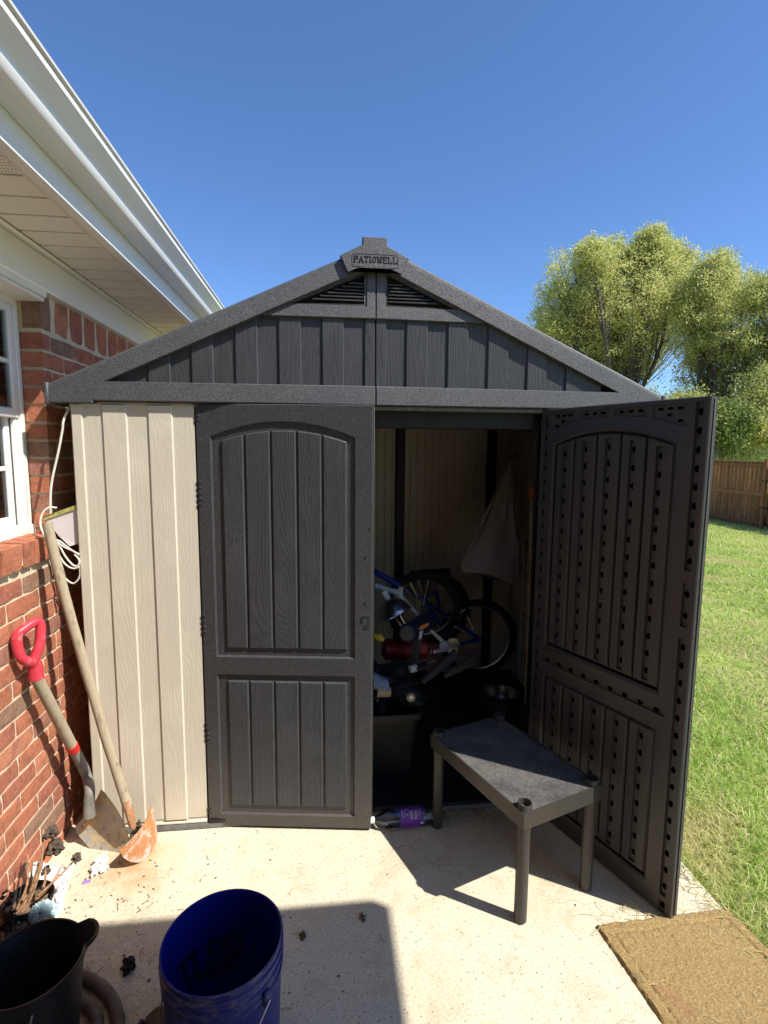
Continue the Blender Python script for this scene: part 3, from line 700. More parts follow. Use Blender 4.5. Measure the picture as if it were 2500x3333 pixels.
# ---- doors: one builder for both leaves, local (u from hinge, z, d outward)
ARC = lambda u: 1.672-.77*(u-.33)**2
ARP = lambda u: 1.638-.72*(u-.333)**2
UB = [.092, .182, .283, .383, .480, .578]
def door(origin, ax, nrm, label):
    o3 = Vector(origin); a3 = Vector(ax); n3 = Vector(nrm)
    X = lambda u, z, d: tuple(o3+a3*u+n3*d+Vector((0, 0, z)))
    XI = lambda u, z, d: X(u, z, -.042-d)            # seen from the inside: d grows inwards
    DW, zb, zt = .675, .010, 1.735
    up = [(.052, .740), (.607, .740)]+[(u, ARC(u)) for u in np.linspace(.607, .052, 17)]
    lo = [(.052, .062), (.607, .062), (.607, .669), (.052, .669)]
    rect = [(0, zb), (DW, zb), (DW, zt), (0.0, zt)]
    # outside skin
    m = MB(); ri = inset(rect, .004); oh = [inset(up, -.001), inset(lo, -.001)]
    ui, li = inset(up, .006), inset(lo, .006)
    m.face(ri, [up, lo], 0, X); m.wall(rect, -.004, ri, 0, X)
    m.wall(up, 0, ui, -.009, X); m.wall(lo, 0, li, -.009, X); m.face(ui, [], -.009, X); m.face(li, [], -.009, X)
    m.wall(rect, -.004, rect, -.038, X)
    body = obj('door', m, 'door', shed, 25, label=label)
    for i in range(5):
        a, b = UB[i]+.003, UB[i+1]-.003
        tp = [(u, ARP(u)) for u in np.linspace(b, a, 5)]
        obj('plank', MB().prism([(a, .776), (b, .776)]+tp, -.009, -.001, X, .005), 'dkgrain', body, 30)
        obj('plank', MB().prism([(a, .100), (b, .100), (b, .640), (a, .640)], -.009, -.001, X, .005), 'dkgrain', body, 30)
    # inside skin
    HOLES[0] = MB(); holes = [up, lo]
    fr = MB()
    for z0, z1 in ((1.197, 1.721), (1.015, 1.156), (.075, .977)): holes.append(slotrow(fr, .644, z0, z1, .0120, .010, .0605, XI, 0))
    holes.append(slotrow(fr, .644, .018, .058, .0115, .007, .04, XI, 0))
    holes.append(slotrow(fr, .030, .03, 1.71, .008, .006, .0605, XI, 0, ow=.0064))
    holes.append(slotrow(fr, .705, .055, .603, .011, .007, .061, XI, 0, vert=False))
    for u0, u1, zl, zr in ((.058, .171, 1.645, 1.676), (.194, .324, 1.682, 1.690), (.343, .472, 1.690, 1.682), (.490, .607, 1.676, 1.646)):
        pk = [(u0, zl), (u1, zr), (u1, 1.719), (u0, 1.719)]; pin = inset(pk, .002); holes.append(pk); fr.wall(pk, 0, pin, -.006, XI)
        hl = [oct_(u0+(u1-u0)*f, 1.705, .011, .0048) for f in (.22, .5, .78)]
        if zl < 1.66: hl += [oct_(u0+.024, 1.666, .010, .0048), oct_(u0+.052, 1.683, .010, .0048)]
        if zr < 1.66: hl += [oct_(u1-.024, 1.666, .010, .0048), oct_(u1-.060, 1.685, .010, .0048)]
        fr.face(pin, hl, -.006, XI)
        for h in hl: HOLES[0].wall(h, -.006, h, -.022, XI); HOLES[0].face(h, [], -.022, XI)
    ri = inset(rect, .003); fr.face(ri, holes, 0, XI); fr.wall(rect, -.003, ri, 0, XI)
    ui, li = inset(up, .022), inset(lo, .022)
    fr.wall(up, 0, ui, .007, XI); fr.wall(lo, 0, li, .007, XI)
    ui2, li2 = inset(ui, .010), inset(li, .010)
    fr.wall(ui, .007, ui2, .001, XI); fr.wall(li, .007, li2, .001, XI); fr.wall(ui2, .001, ui2, -.024, XI); fr.wall(li2, .001, li2, -.024, XI); fr.face(ui2, [], -.024, XI); fr.face(li2, [], -.024, XI)
    ins = obj('inner_frame', fr, 'inner', body, 25)
    for i in range(5):
        a, b = UB[i]+.003, UB[i+1]-.003; um = (a+b)/2
        for lowz, topf in ((.784, ARP), (.108, None)):
            pm = MB()
            if topf: pl_ = [(a, lowz), (b, lowz)]+[(u, topf(u)-.006) for u in np.linspace(b, a, 5)]; zt_ = topf(um)-.024
            else: pl_ = [(a, lowz), (b, lowz), (b, .634), (a, .634)]; zt_ = .622
            pi2 = inset(pl_, .005); sr = slotrow(pm, um, lowz+.012, zt_, .0120, .010, .0605, XI, .008)
            pm.face(pi2, [sr], .008, XI); pm.wall(pl_, .0, pi2, .008, XI); pm.wall(pl_, -.012, pl_, .0, XI)
            obj('inner_plank', pm, 'inner', body, 25)
    obj('slot_holes', HOLES[0], 'black', body, 0, kind='stuff'); HOLES[0] = None  # hole sides and bottoms coloured black, standing for the shade inside them
    # pale weather strip along the free edge, knuckles along the hinge
    obj('edge_strip', MB().box(DW+.0005, DW+.004, -.024, -.018, .02, 1.728, .001, X=lambda u, d, z: X(u, z, d)), 'strip', body)
    for zs in ((1.690, 1.672), (1.437, 1.415, 1.393, 1.371, 1.349), (.905, .883, .861, .839), (.455, .433, .411, .389), (.085, .067)):
        for zc in zs:
            obj('hinge_knuckle', MB().box(-.004, .014, -.010, .0015, zc-.0065, zc+.0065, .002, X=lambda u, d, z: X(u, z, d)), 'black', body)
            obj('hinge_knuckle', MB().box(-.004, .012, -.046, -.0405, zc-.0065, zc+.0065, .002, X=lambda u, d, z: X(u, z, d)), 'black', body)
    return body, X
al = atan2(.094, .677)
LD, XL = door((-.6835, -.004, 0), (cos(al), -sin(al), 0), (-sin(al), -cos(al), 0), 'left shed door, charcoal with raised planks, pulled almost shut')
RD, XR = door((.6834+.9236*.042, .3834*.042, 0), (.3834, -.9236, 0), (.9236, .3834, 0), 'right shed door swung open, dark inner side with slots showing')
# screw holes and moulded latch mark on the left door
m = MB()
def disc(mb, X, u, z, r, d, n=12): mb.add([X(u+r*cos(2*pi*k/n), z+r*sin(2*pi*k/n), d) for k in range(n)], [tuple(range(n))])
for u, z, r in ((.645, 1.150, .0055), (.644, .965, .0055), (.660, 1.262, .004)): disc(m, XL, u, z, r, .0007)
obj('screw_hole', m, 'dark', LD, 0)
m = MB()
for a, b, c_, d_ in ((.635, .662, .912, .915), (.635, .638, .890, .912), (.628, .638, .905, .908), (.628, .631, .884, .906), (.635, .662, .864, .867), (.659, .662, .866, .913), (.642, .645, .868, .882), (.650, .653, .872, .885)):
    m.box(a, b, -.001, .0014, c_, d_, X=lambda u, d, z: XL(u, z, d))
obj('latch_mark', m, 'black', LD, 0)

# ---------------------------------------------------------------- small plastic table
MAT['tabletop'] = None
t = T('table_plastic', .42, spec=.5); c = t.co(); n = t.noise(c, 9, 6, .7)
b = t.mix((.032, .030, .028), (.060, .055, .049), n); b = t.mix(b, (.17, .16, .14), t.ramp(t.noise(c, 60, 6, .8), [(.55, 0.), (.8, .45)]))
t.col(b); t.bump(t.noise(c, 160, 3), .25, .001); MAT['table'] = t.m
t = T('table_top_dusty', .6, spec=.4); c = t.co(); n = t.noise(c, 9, 6, .7)
b = t.mix((.05, .05, .053), (.13, .125, .12), t.ramp(n, [(.35, 0.), (.65, 1.)])); b = t.mix(b, (.30, .29, .27), t.ramp(t.noise(c, 140, 4, .8), [(.52, 0.), (.72, .6)]))
t.col(b); t.bump(t.noise(c, 220, 2), .5, .0015); MAT['tabletop'] = t.m
A, B, C_, D_ = Vector((.447, -.560, 0)), Vector((.731, -.457, 0)), Vector((.264, -.096, 0)), Vector((.556, .010, 0))
tab = thing('plastic_table', (.5, -.27, 0), 'low dark plastic shelf table standing half in the shed doorway', 'table')
HT = .425; ex = (B-A); ey = (C_-A)
def TB(u, v, z): return tuple(A+ex*u+ey*v+Vector((0, 0, z)))
su, sv = 1/ex.length, 1/ey.length
m = MB(); ru, rv = .028*su, .028*sv; q = []
outl = [(-ru*.9, -rv*.9), (1+ru*.9, -rv*.9), (1+ru*.9, 1+rv*.9), (-ru*.9, 1+rv*.9)]
m.add([TB(u, v, z) for z in (HT-.075, HT-.018) for u, v in outl], [(0, 1, 5, 4), (1, 2, 6, 5), (2, 3, 7, 6), (3, 0, 4, 7), (0, 1, 2, 3)])
inn = [(outl[0][0]+.006*su, outl[0][1]+.006*sv), (outl[1][0]-.006*su, outl[1][1]+.006*sv), (outl[2][0]-.006*su, outl[2][1]-.006*sv), (outl[3][0]+.006*su, outl[3][1]-.006*sv)]
m.add([TB(u, v, HT-.018) for u, v in outl]+[TB(u, v, HT-.018) for u, v in inn]+[TB(u, v, HT-.0215) for u, v in inn], [(i, (i+1) % 4, 4+(i+1) % 4, 4+i) for i in range(4)]+[(4+i, 4+(i+1) % 4, 8+(i+1) % 4, 8+i) for i in range(4)])
obj('shelf_frame', m, 'table', tab, 25)
obj('shelf_top', MB().add([TB(u, v, HT-.0214) for u, v in inn], [(0, 1, 2, 3)]), 'tabletop', tab, 0)
for p in (A, B, C_, D_):
    pr = [(.0195, .002), (.0215, .004), (.0215, HT-.10), (.0225, HT-.10), (.0225, HT-.076)]
    obj('leg', MB().lathe([(.001, .001)]+pr, 20, p), 'table', tab)
    pr = [(.0245, HT-.078), (.0245, HT+.0), (.0235, HT+.002), (.0205, HT+.002), (.0198, HT-.03), (.001, HT-.03)]
    sk = obj('leg_socket', MB().lathe(pr, 24, p), 'table', tab)

# ---------------------------------------------------------------- doormat
t = T('coir', .95, spec=.1); c = t.co(); n = t.noise(c, 190, 5, .8, .6)
b = t.mix((.20, .125, .05), (.74, .54, .25), t.ramp(n, [(.32, 0.), (.68, 1.)])); b = t.mix(b, (.42, .19, .10), t.ramp(t.noise(c, 7, 4, .6), [(.56, 0.), (.7, .55)]))
b = t.mix(b, (.17, .15, .12), t.ramp(t.noise(t.co((1, 1, 1)), 11, 5, .6), [(.62, 0.), (.72, .6)]))
t.col(b); t.bump(n, 1, .009); MAT['coir'] = t.m
mat_o = thing('doormat', (.92, -.95, 0), 'worn brown coir doormat lying at the patio edge', 'doormat')
P0 = at(1940, 3006, 'z', .012); th = radians(-6.5); mx = Vector((cos(radians(2.0)), sin(radians(2.0)), 0)); my = Vector((.10, -.995, 0)).normalized()
def MT(u, v, z): return tuple(Vector((P0.x, P0.y, 0))+mx*u+my*v+Vector((0, 0, z)))
MWd, MLn = .485, .78
nx_, ny_ = 90, 140; vs = []; fs = []
for i in range(nx_+1):
    for j in range(ny_+1):
        u, v = MWd*i/nx_, MLn*j/ny_; e = min(u, MWd-u, v, MLn-v)
        z = .011+.0045*noise.noise(Vector((u*95, v*95, 0)))+.004*noise.noise(Vector((u*6, v*6, 5)))
        if .035 < e < .043: z -= .0045
        if e < .004: z -= .005
        if i in (0, nx_) or j in (0, ny_): z = .001
        w = .004*noise.noise(Vector((u*12, v*12, 9)))
        vs.append(MT(u+(w if i in (0, nx_) else 0), v+(w if j in (0, ny_) else 0), z))
for i in range(nx_):
    for j in range(ny_): a = i*(ny_+1)+j; fs.append((a, a+ny_+1, a+ny_+2, a+1))
obj('pile', MB().add(vs, fs), 'coir', mat_o, 60)
# loose straw and grass on the mat
def straws(n, fn, zf, L, w, mat_, name, parent=None, **kw):
    m = MB()
    for _ in range(n):
        x, y = fn(); l = L*random.uniform(.4, 1.3); a = random.random()*2*pi; cv = random.uniform(-1.4, 1.4); p = []; z = zf(x, y)+.002
        for q in range(5):
            aa = a+cv*q/4; p.append((x, y, z+.006*sin(q*pi/4)*random.random())); x += cos(aa)*l/4; y += sin(aa)*l/4
        m.tube(p, w, 4, True)
    o = obj(name, m, mat_, parent, 60, **kw)
    return o
MAT['straw'] = simple('straw', (.55, .44, .22), .8, var=.3, scale=30, bump=0)
MAT['twig'] = simple('twig', (.10, .065, .035), .85, var=.4, scale=50, bump=0)
def onmat():
    p = MT(random.uniform(0, MWd), random.uniform(0, MLn), 0); return p[0], p[1]
straws(45, onmat, lambda x, y: .013, .035, .0007, 'straw', 'loose_straw', mat_o, kind='stuff')

# ---------------------------------------------------------------- blue bucket
t = T('blue_plastic', .32, spec=.5); c = t.co(); n = t.noise(c, 14, 6, .7)
b = t.mix((.006, .012, .12), (.012, .022, .20), n); t.col(b)
n2 = t.noise(t.co((1, 1, 3)), 40, 6, .8); b = t.mix(b, (.16, .14, .12), t.ramp(n2, [(.58, 0.), (.74, .55)])); t.col(b)
zb_ = t.n('SeparateXYZ'); t.l(c, zb_.inputs[0]); rimd = t.math('MULTIPLY', t.ramp(zb_.outputs[2], [(.27, 0.), (.30, 1.)]), t.ramp(t.noise(t.co((1, 1, 5)), 30, 6, .8), [(.48, 0.), (.62, .6)]))
b = t.mix(b, (.22, .19, .16), rimd); t.col(b); t.rgh(n2, .25, .7); MAT['blue'] = t.m
t = T('blue_inner', .35, spec=.4); t.col(t.mix((.004, .010, .17), (.007, .016, .24), t.noise(t.co(), 5, 3))); MAT['bluein'] = t.m
bk = thing('blue_bucket', (-.456, -.884, 0), 'open deep blue plastic bucket standing in the porch shade', 'bucket')
BC = (-.456, -.884, 0); R0 = .1475; HB = .362
obj('bucket_wall', MB().lathe([(.01, .002), (.128, .002), (.131, .006), (.141, HB-.085), (.1415, HB-.084), (.1455, HB-.080), (.146, HB-.074), (.142, HB-.071), (.142, HB-.055), (.146, HB-.052), (.147, HB-.046), (.1425, HB-.043), (.1425, HB-.028), (.147, HB-.026), (.1475, HB-.019), (.1435, HB-.017), (.1435, HB-.006), (.1465, HB-.003), (.1465, HB), (.1445, HB+.0015)], 72, BC), 'blue', bk)
obj('bucket_lining', MB().lathe([(.1445, HB+.0015), (.1415, HB), (.1405, HB-.02), (.1385, HB-.045), (.138, HB-.10), (.127, .012), (.01, .010)], 72, BC), 'bluein', bk)
m = MB()
RI = lambda z: .127+(.138-.127)*z/(HB-.1)
def curve_in(a0):
    def X(u, v, d):
        r = RI(v)-.0008-d; a = a0+u/.135
        return (BC[0]+r*cos(a), BC[1]+r*sin(a), v)
    return X
# words printed outside show mirrored through the far wall
XB = curve_in(radians(82.5)); strokes(m, 'DO IT', 0, .185, .050, .13, .0120, lambda u, v, d: XB(u, v, d), .0006, False, 1.2)
strokes(m, 'RIGHT', .002, .128, .041, .15, .0105, lambda u, v, d: XB(u, v, d), .0006, False, 1.12)
MAT['printin'] = simple('print_showing_through', (.002, .004, .055), .5, bump=0)
obj('show_through_print', m, 'printin', bk, 0)
m = MB(); a0 = radians(-38)
m.box(-.012, .012, -.004, .006, HB-.095, HB-.06, .003, X=lambda u, d, z: (BC[0]+(.147+d)*cos(a0)-u*sin(a0), BC[1]+(.147+d)*sin(a0)+u*cos(a0), z)); obj('handle_lug', m, 'blue', bk)
MAT['wire'] = simple('wire', (.45, .45, .46), .35, 1.0, bump=0)
pts = [(BC[0]+.156*cos(a0+q*pi/16)*1.0, BC[1]+.156*sin(a0+q*pi/16)-.0, HB-.078-.17*sin(q*pi/16)) for q in range(0, -17, -1)]
obj('handle', MB().tube([(x, y, 2*(HB-.078)-z-0 if z > HB-.078 else z) for x, y, z in pts], .002, 6), 'wire', bk)

# ---------------------------------------------------------------- black pail with a pouring lip
MAT['pail'] = simple('pail_black', (.016, .015, .016), .38, var=.5, scale=30, bump=.2)
t = T('pail_rubber', .42, spec=.5); c = t.co(); b = t.mix((.010, .010, .011), (.022, .021, .021), t.noise(c, 8, 5)); b = t.mix(b, (.14, .125, .11), t.ramp(t.noise(c, 55, 6, .8), [(.64, 0.), (.72, .6)])); t.col(b); MAT['pail'] = t.m
PC = Vector((-.930, -.838, 0)); HP = .302; pail = thing('black_pail', PC, 'black rubber pail with pouring spout at the lower left corner', 'bucket')
def pail_ring(r, z, lip=0):
    out = []; a_s = radians(36)
    for k in range(72):
        a = 2*pi*k/72; d = (a-a_s+pi) % (2*pi)-pi; s_ = lip*sqrt(max(0, 1-(d/.31)**2))**.8
        out.append((PC.x+(r+s_)*cos(a), PC.y+(r+s_)*sin(a), z+s_*.05))
    return out
rings = [pail_ring(.085, .002), pail_ring(.088, .01), pail_ring(.112, HP-.045, .002), pail_ring(.1125, HP-.03, .010), pail_ring(.1135, HP-.022, .018), pail_ring(.1185, HP-.012, .031), pail_ring(.1205, HP-.004, .034), pail_ring(.1195, HP+.001, .034), pail_ring(.1155, HP+.0, .030), pail_ring(.113, HP-.010, .024), pail_ring(.109, HP-.03, .012), pail_ring(.105, HP-.045, .002), pail_ring(.104, HP-.06), pail_ring(.082, .012), pail_ring(.002, .011)]
m = MB(); m.add([p for r_ in rings for p in r_], [(i*72+k, i*72+(k+1) % 72, (i+1)*72+(k+1) % 72, (i+1)*72+k) for i in range(len(rings)-1) for k in range(72)])
obj('pail_body', m, 'pail', pail)
pts = [(PC.x+.124*cos(a), PC.y+.124*sin(a), HP-.022-.13*max(0, sin((a-radians(-70))/radians(150)*pi))**.8) for a in np.linspace(radians(-70), radians(80-0), 15)]
pts = [(PC.x+.123*cos(radians(-62)), PC.y+.123*sin(radians(-62)), HP-.03), (PC.x+.127*cos(radians(-64)), PC.y+.127*sin(radians(-64)), HP-.045), (PC.x+.130*cos(radians(-75)), PC.y+.130*sin(radians(-75)), HP-.09), (PC.x+.132*cos(radians(-92)), PC.y+.132*sin(radians(-92)), HP-.13), (PC.x+.132*cos(radians(-120)), PC.y+.132*sin(radians(-120)), HP-.15), (PC.x+.127*cos(radians(-160)), PC.y+.127*sin(radians(-160)), HP-.11), (PC.x+.123*cos(radians(-185)), PC.y+.123*sin(radians(-185)), HP-.03)]
obj('handle', MB().tube(pts, .0022, 6), 'wire', pail)

# ---------------------------------------------------------------- hose, black scoop, dirt
MAT['hose'] = simple('hose_grey', (.085, .078, .070), .6, var=.35, scale=40)
def arc_pts(c_, r, a0, a1, z, n=40): return [(c_[0]+r*cos(a0+(a1-a0)*k/n), c_[1]+r*sin(a0+(a1-a0)*k/n), z) for k in range(n+1)]
m = MB(); m.tube([(-.990, -.60, .018), (-.93, -.618, .018), (-.888, -.636, .018), (-.848, -.661, .018), (-.815, -.690, .018), (-.788, -.722, .018), (-.765, -.760, .018), (-.752, -.80, .018), (-.748, -.86, .018), (-.76, -.93, .018)], .0175, 12)
m.tube([(-.99, -.67, .018), (-.935, -.672, .018), (-.896, -.687, .018), (-.852, -.719, .018), (-.822, -.752, .018), (-.805, -.80, .018), (-.80, -.86, .018), (-.81, -.93, .018)], .0165, 12)
single('hose', m, 'hose', 'thick grey hose curving out from under the black pail', 'hose')
m = MB(); vs = []; fs = []
for i in range(9):
    for j in range(7):
        u = i/8-.5; v = j/6; vs.append((-.635+u*.125, -.748-v*.16, .006+.034*(1-(2*u)**2)*(1-v*.3)+.004*noise.noise(Vector((u*5, v*4, 0)))))
for i in range(8):
    for j in range(6): a = i*7+j; fs.append((a, a+7, a+8, a+1))
m.add(vs, fs); m.add([(x, y, z-.004) for x, y, z in vs], fs); m.tube([(-.70, -.765, .012), (-.715, -.80, .012), (-.71, -.84, .012), (-.69, -.86, .012)], .008, 8)
single('dustpan', m, 'black', 'black plastic scoop at the bottom edge beside the blue bucket', 'dustpan')
MAT['dirt'] = simple('dirt', (.018, .013, .010), .95, var=.5, scale=60, bump=1, bs=150, bd=.004)
def lump(c_, r, seed, flat=.6, sub=3):
    bm = bmesh.new(); bmesh.ops.create_icosphere(bm, subdivisions=sub, radius=1); m = MB()
    vs = []
    for v in bm.verts:
        n_ = noise.fractal(v.co*1.8+Vector((seed, 0, 0)), 1.0, 2.0, 4); k = r*(1+.75*n_); vs.append((c_[0]+v.co.x*k, c_[1]+v.co.y*k, max(c_[2], c_[2]+r*flat+v.co.z*k*flat)))
    m.add(vs, [tuple(v.index for v in f.verts) for f in bm.faces]); bm.free(); return m
single('dirt_clod', lump((-.797, -.598, 0.001), .021, 3), 'dirt', 'black clod of dirt on the shaded concrete between the buckets', 'dirt')
MAT['purple'] = simple('purple_scrap', (.30, .20, .52), .5, bump=0)
p = at(281, 2870, 'z', .002); m = MB(); m.box(-.014, .014, -.008, .008, .0005, .0015, X=lambda a, b, c_: (p.x+a*.9-b*.35, p.y+a*.35+b*.9, c_)); single('paper_scrap', m, 'purple', 'tiny purple scrap on the concrete below the shovels', 'scrap')
# leaf litter, seeds and twigs on the slab
def slab():
    while True:
        x = random.uniform(-1.2, 1.1); y = random.uniform(-1.1, -.03)
        k = math.exp(-((x+1.0)**2/.09+(y+.32)**2/.05))*3+.08+(.7 if y > -.10 else 0)*(x > -.7)*.5+(.35 if (x < -.1 and y < -.5) else 0)
        if random.random() < k/2.2: return x, y
m = MB()
for _ in range(150):
    x, y = slab(); l = random.uniform(.003, .0085); w = l*random.uniform(.25, .5); a = random.random()*pi
    ca, sa = cos(a), sin(a); m.add([(x+u*l*ca-v*w*sa, y+u*l*sa+v*w*ca, .0012+z) for u, v, z in ((-1, 0, 0), (0, -1, .001), (1, 0, .0), (0, 1, .002))], [(0, 1, 2, 3)])
litter = obj('leaf_litter', m, 'twig', None, 0); litter['kind'] = 'stuff'
straws(60, slab, lambda x, y: 0, .032, .0008, 'twig', 'twig_litter', None, kind='stuff')
def thr():
    return random.uniform(.27, 1.12), -.045+random.gauss(0, .022)
straws(60, lambda: (random.uniform(.26, .55), -.03+random.gauss(0, .018)), lambda x, y: .002, .04, .0007, 'twig', 'grass_clippings', None, kind='stuff')
straws(50, lambda: (random.uniform(.98, 1.15), -.42+random.gauss(0, .06)), lambda x, y: .0, .05, .0009, 'twig', 'dry_grass', None, kind='stuff')
straws(46, lambda: (random.uniform(.72, 1.16), -.585+random.gauss(0, .012)), lambda x, y: .004, .055, .0009, 'straw', 'straw_wisps', None, kind='stuff')
# bark-like bits in the shade
for (px, py, L) in ((1180, 2985, .04), (985, 3045, .035), (900, 3010, .02)):
    p = at(px, py, 'z', .004); m = MB()
    for q in range(5):
        a = random.uniform(0, pi); m.tube([(p.x-L/2*cos(a)*.6, p.y-L/2*sin(a), .004), (p.x+random.uniform(-.004, .004), p.y, .007), (p.x+L/2*cos(a)*.6, p.y+L/2*sin(a), .003)], random.uniform(.0012, .003), 5)
    single('dry_twig', m, 'twig', {1180: 'small dry twig at the corner of the porch shadow', 985: 'tangled dry twig right of the blue bucket rim', 900: 'short twig just beyond the blue bucket'}[px], 'twig')

# ---------------------------------------------------------------- shovels
t = T('weathered_wood', .8, spec=.2); c = t.co((30, 30, 6)); b = t.mix((.30, .25, .17), (.46, .40, .29), t.noise(c, 2, 5, .7)); b = t.mix(b, (.12, .095, .06), t.ramp(t.noise(t.co((60, 60, 12)), 1, 5, .75), [(.52, 0.), (.7, .8)]))
t.col(b); t.bump(t.noise(c, 3, 5), .5, .002); MAT['oldwood'] = t.m
t = T('dirty_steel', .55, .12); c = t.co(); n = t.noise(c, 28, 6, .7); b = t.mix((.30, .30, .28), (.44, .43, .39), n); b = t.mix(b, (.55, .43, .24), t.ramp(t.noise(c, 14, 6, .75), [(.47, 0.), (.57, .9)]))
b = t.mix(b, (.12, .08, .055), t.ramp(t.noise(c, 40, 5, .8), [(.56, 0.), (.64, .8)])); t.col(b); t.bump(n, .4, .002); MAT['steel_dirty'] = t.m
t = T('rust', .85, .05); c = t.co(); n = t.noise(c, 30, 6, .75); b = t.mix((.26, .10, .05), (.60, .30, .11), n); b = t.mix(b, (.55, .47, .42), t.ramp(t.noise(c, 26, 6, .8), [(.50, 0.), (.58, .85)])); t.col(b); t.bump(n, .7, .003); MAT['rust'] = t.m
t = T('red_grip', .38, spec=.5); c = t.co(); b = t.mix((.52, .035, .055), (.62, .055, .08), t.noise(c, 12, 4)); b = t.mix(b, (.72, .42, .44), t.ramp(t.noise(c, 26, 6, .75), [(.55, 0.), (.72, .7)])); t.col(b); MAT['redgrip'] = t.m
MAT['redband'] = simple('red_band', (.55, .015, .012), .5, bump=0, var=.1)
def catmull(P, k=6):
    P = [Vector(p) for p in P]; out = []
    for i in range(len(P)-1):
        p0, p1, p2, p3 = P[max(i-1, 0)], P[i], P[i+1], P[min(i+2, len(P)-1)]
        for j in range(k):
            t_ = j/k; out.append(.5*((2*p1)+(-p0+p2)*t_+(2*p0-5*p1+4*p2-p3)*t_*t_+(-p0+3*p1-3*p2+p3)*t_**3))
    return out+[P[-1]]
def blade(mb, Mtop, Tip, half, depth, prof, n=14, mth=9, bulge=.0, th=.0018, lipc=0):
    ax_ = (Tip-Mtop); nn = ax_.cross(half).normalized(); vs = []
    for i in range(n+1):
        s_ = i/n; w = np.interp(s_, [a for a, _ in prof], [b for _, b in prof])
        for j in range(mth+1):
            t_ = 2*j/mth-1; p = Mtop+ax_*s_+half*(t_*w)
            dz = depth*(1-(t_*w)**2)+bulge*sin(pi*s_)-lipc*(1-s_)**8
            vs.append(p-nn*dz)
    fs = [(i*(mth+1)+j, (i+1)*(mth+1)+j, (i+1)*(mth+1)+j+1, i*(mth+1)+j+1) for i in range(n) for j in range(mth)]
    mb.add(vs, fs); mb.add([v-nn*th for v in vs], fs)
    return nn
sh = thing('d_handle_shovel', (-1.16, -.2, 0), 'short shovel with red D-shaped grip leaning against the brick wall', 'shovel')
Mt, Tp, hf = Vector((-1.135, -.048, .150)), Vector((-.966, -.147, .003)), Vector((.060, -.012, .088))
m = MB(); nn = blade(m, Mt, Tp, hf, .020, [(0, .95), (.08, 1.03), (.4, .99), (.65, .8), (.85, .48), (1, .10)], 18, 14)
if nn.y > 0: pass
obj('blade', m, 'steel_dirty', sh, 60)
pN = at(287, 2600, 'y', -.06); pB = at(283, 2560, 'y', -.055); 
path = [Vector((-1.118, -.075, .135)), at(290, 2612, 'y', -.068), at(292, 2570, 'y', -.055), at(283, 2525, 'x', -1.150), at(262, 2480, 'x', -1.158), at(241, 2440, 'x', -1.163)]
pp = catmull(path, 6); nP = len(pp); MAT['socket'] = simple('socket_steel', (.20, .19, .175), .6, var=.3, scale=30)
obj('socket', MB().tube(pp, [.022-.003*min(1, k/(nP*.35)) for k in range(nP)], 14), 'socket', sh)
band = [at(241, 2442, 'x', -1.163), at(233, 2426, 'x', -1.1645)]; obj('band', MB().tube(band, .0215, 16), 'redband', sh)
obj('shaft', MB().tube(catmull([at(240, 2440, 'x', -1.1635), at(178, 2320, 'x', -1.178), at(118, 2205, 'x', -1.194)], 5), .0195, 14), 'oldwood', sh)
gp_ = lambda x, y, X_: at(x/3.687, 2000+y/3.687, 'x', X_)
grip = catmull([gp_(425, 640, -1.196), gp_(390, 590, -1.20), gp_(255, 520, -1.215), gp_(205, 360, -1.222), gp_(215, 240, -1.22), gp_(300, 165, -1.208), gp_(430, 85, -1.19), gp_(475, 110, -1.183), gp_(488, 190, -1.180), gp_(480, 330, -1.180), gp_(450, 440, -1.184), gp_(405, 570, -1.194), gp_(425, 640, -1.196)], 6)
obj('grip', MB().tube(grip, [.0165]*len(grip), 12, True).tube([gp_(412, 560, -1.196), gp_(425, 640, -1.197), gp_(438, 770, -1.196)], [.019, .0235, .0245], 16), 'redgrip', sh)
sp = thing('long_handled_spade', (-.95, -.15, 0), 'long wooden handled tool with a rusty curved blade leaning beside the shed corner', 'spade')
pth = catmull([at(153, 1700, 'y', -.085), at(190, 1860, 'y', -.088), at(244, 2060, 'y', -.095), at(300, 2250, 'y', -.10), at(350, 2420, 'y', -.11), at(395, 2560, 'y', -.122), at(415, 2620, 'y', -.13)], 6)
nP = len(pth); obj('shaft', MB().tube([Vector(p)+Vector((.0025*noise.noise(Vector((0, 0, k*.35))), 0, 0)) for k, p in enumerate(pth)], [.0175+.0018*noise.noise(Vector((k*.4, 0, 7))) for k in range(nP)], 12), 'oldwood', sp)
obj('ferrule', MB().tube([at(411, 2605, 'y', -.129), at(432, 2690, 'y', -.14), at(436, 2700, 'y', -.143)], [.017, .013, .006], 12), 'rust', sp)
m = MB(); An, Bf = at(388, 2768, 'y', -.225), at(492, 2616, 'y', -.045); tip_ = at(474, 2770, 'z', .004)
blade(m, (An+Bf)/2, tip_, (Bf-An)/2, -.028, [(0, 1.0), (.3, .97), (.6, .84), (.85, .62), (1, .36)], 16, 14)
obj('blade', m, 'rust', sp, 60)

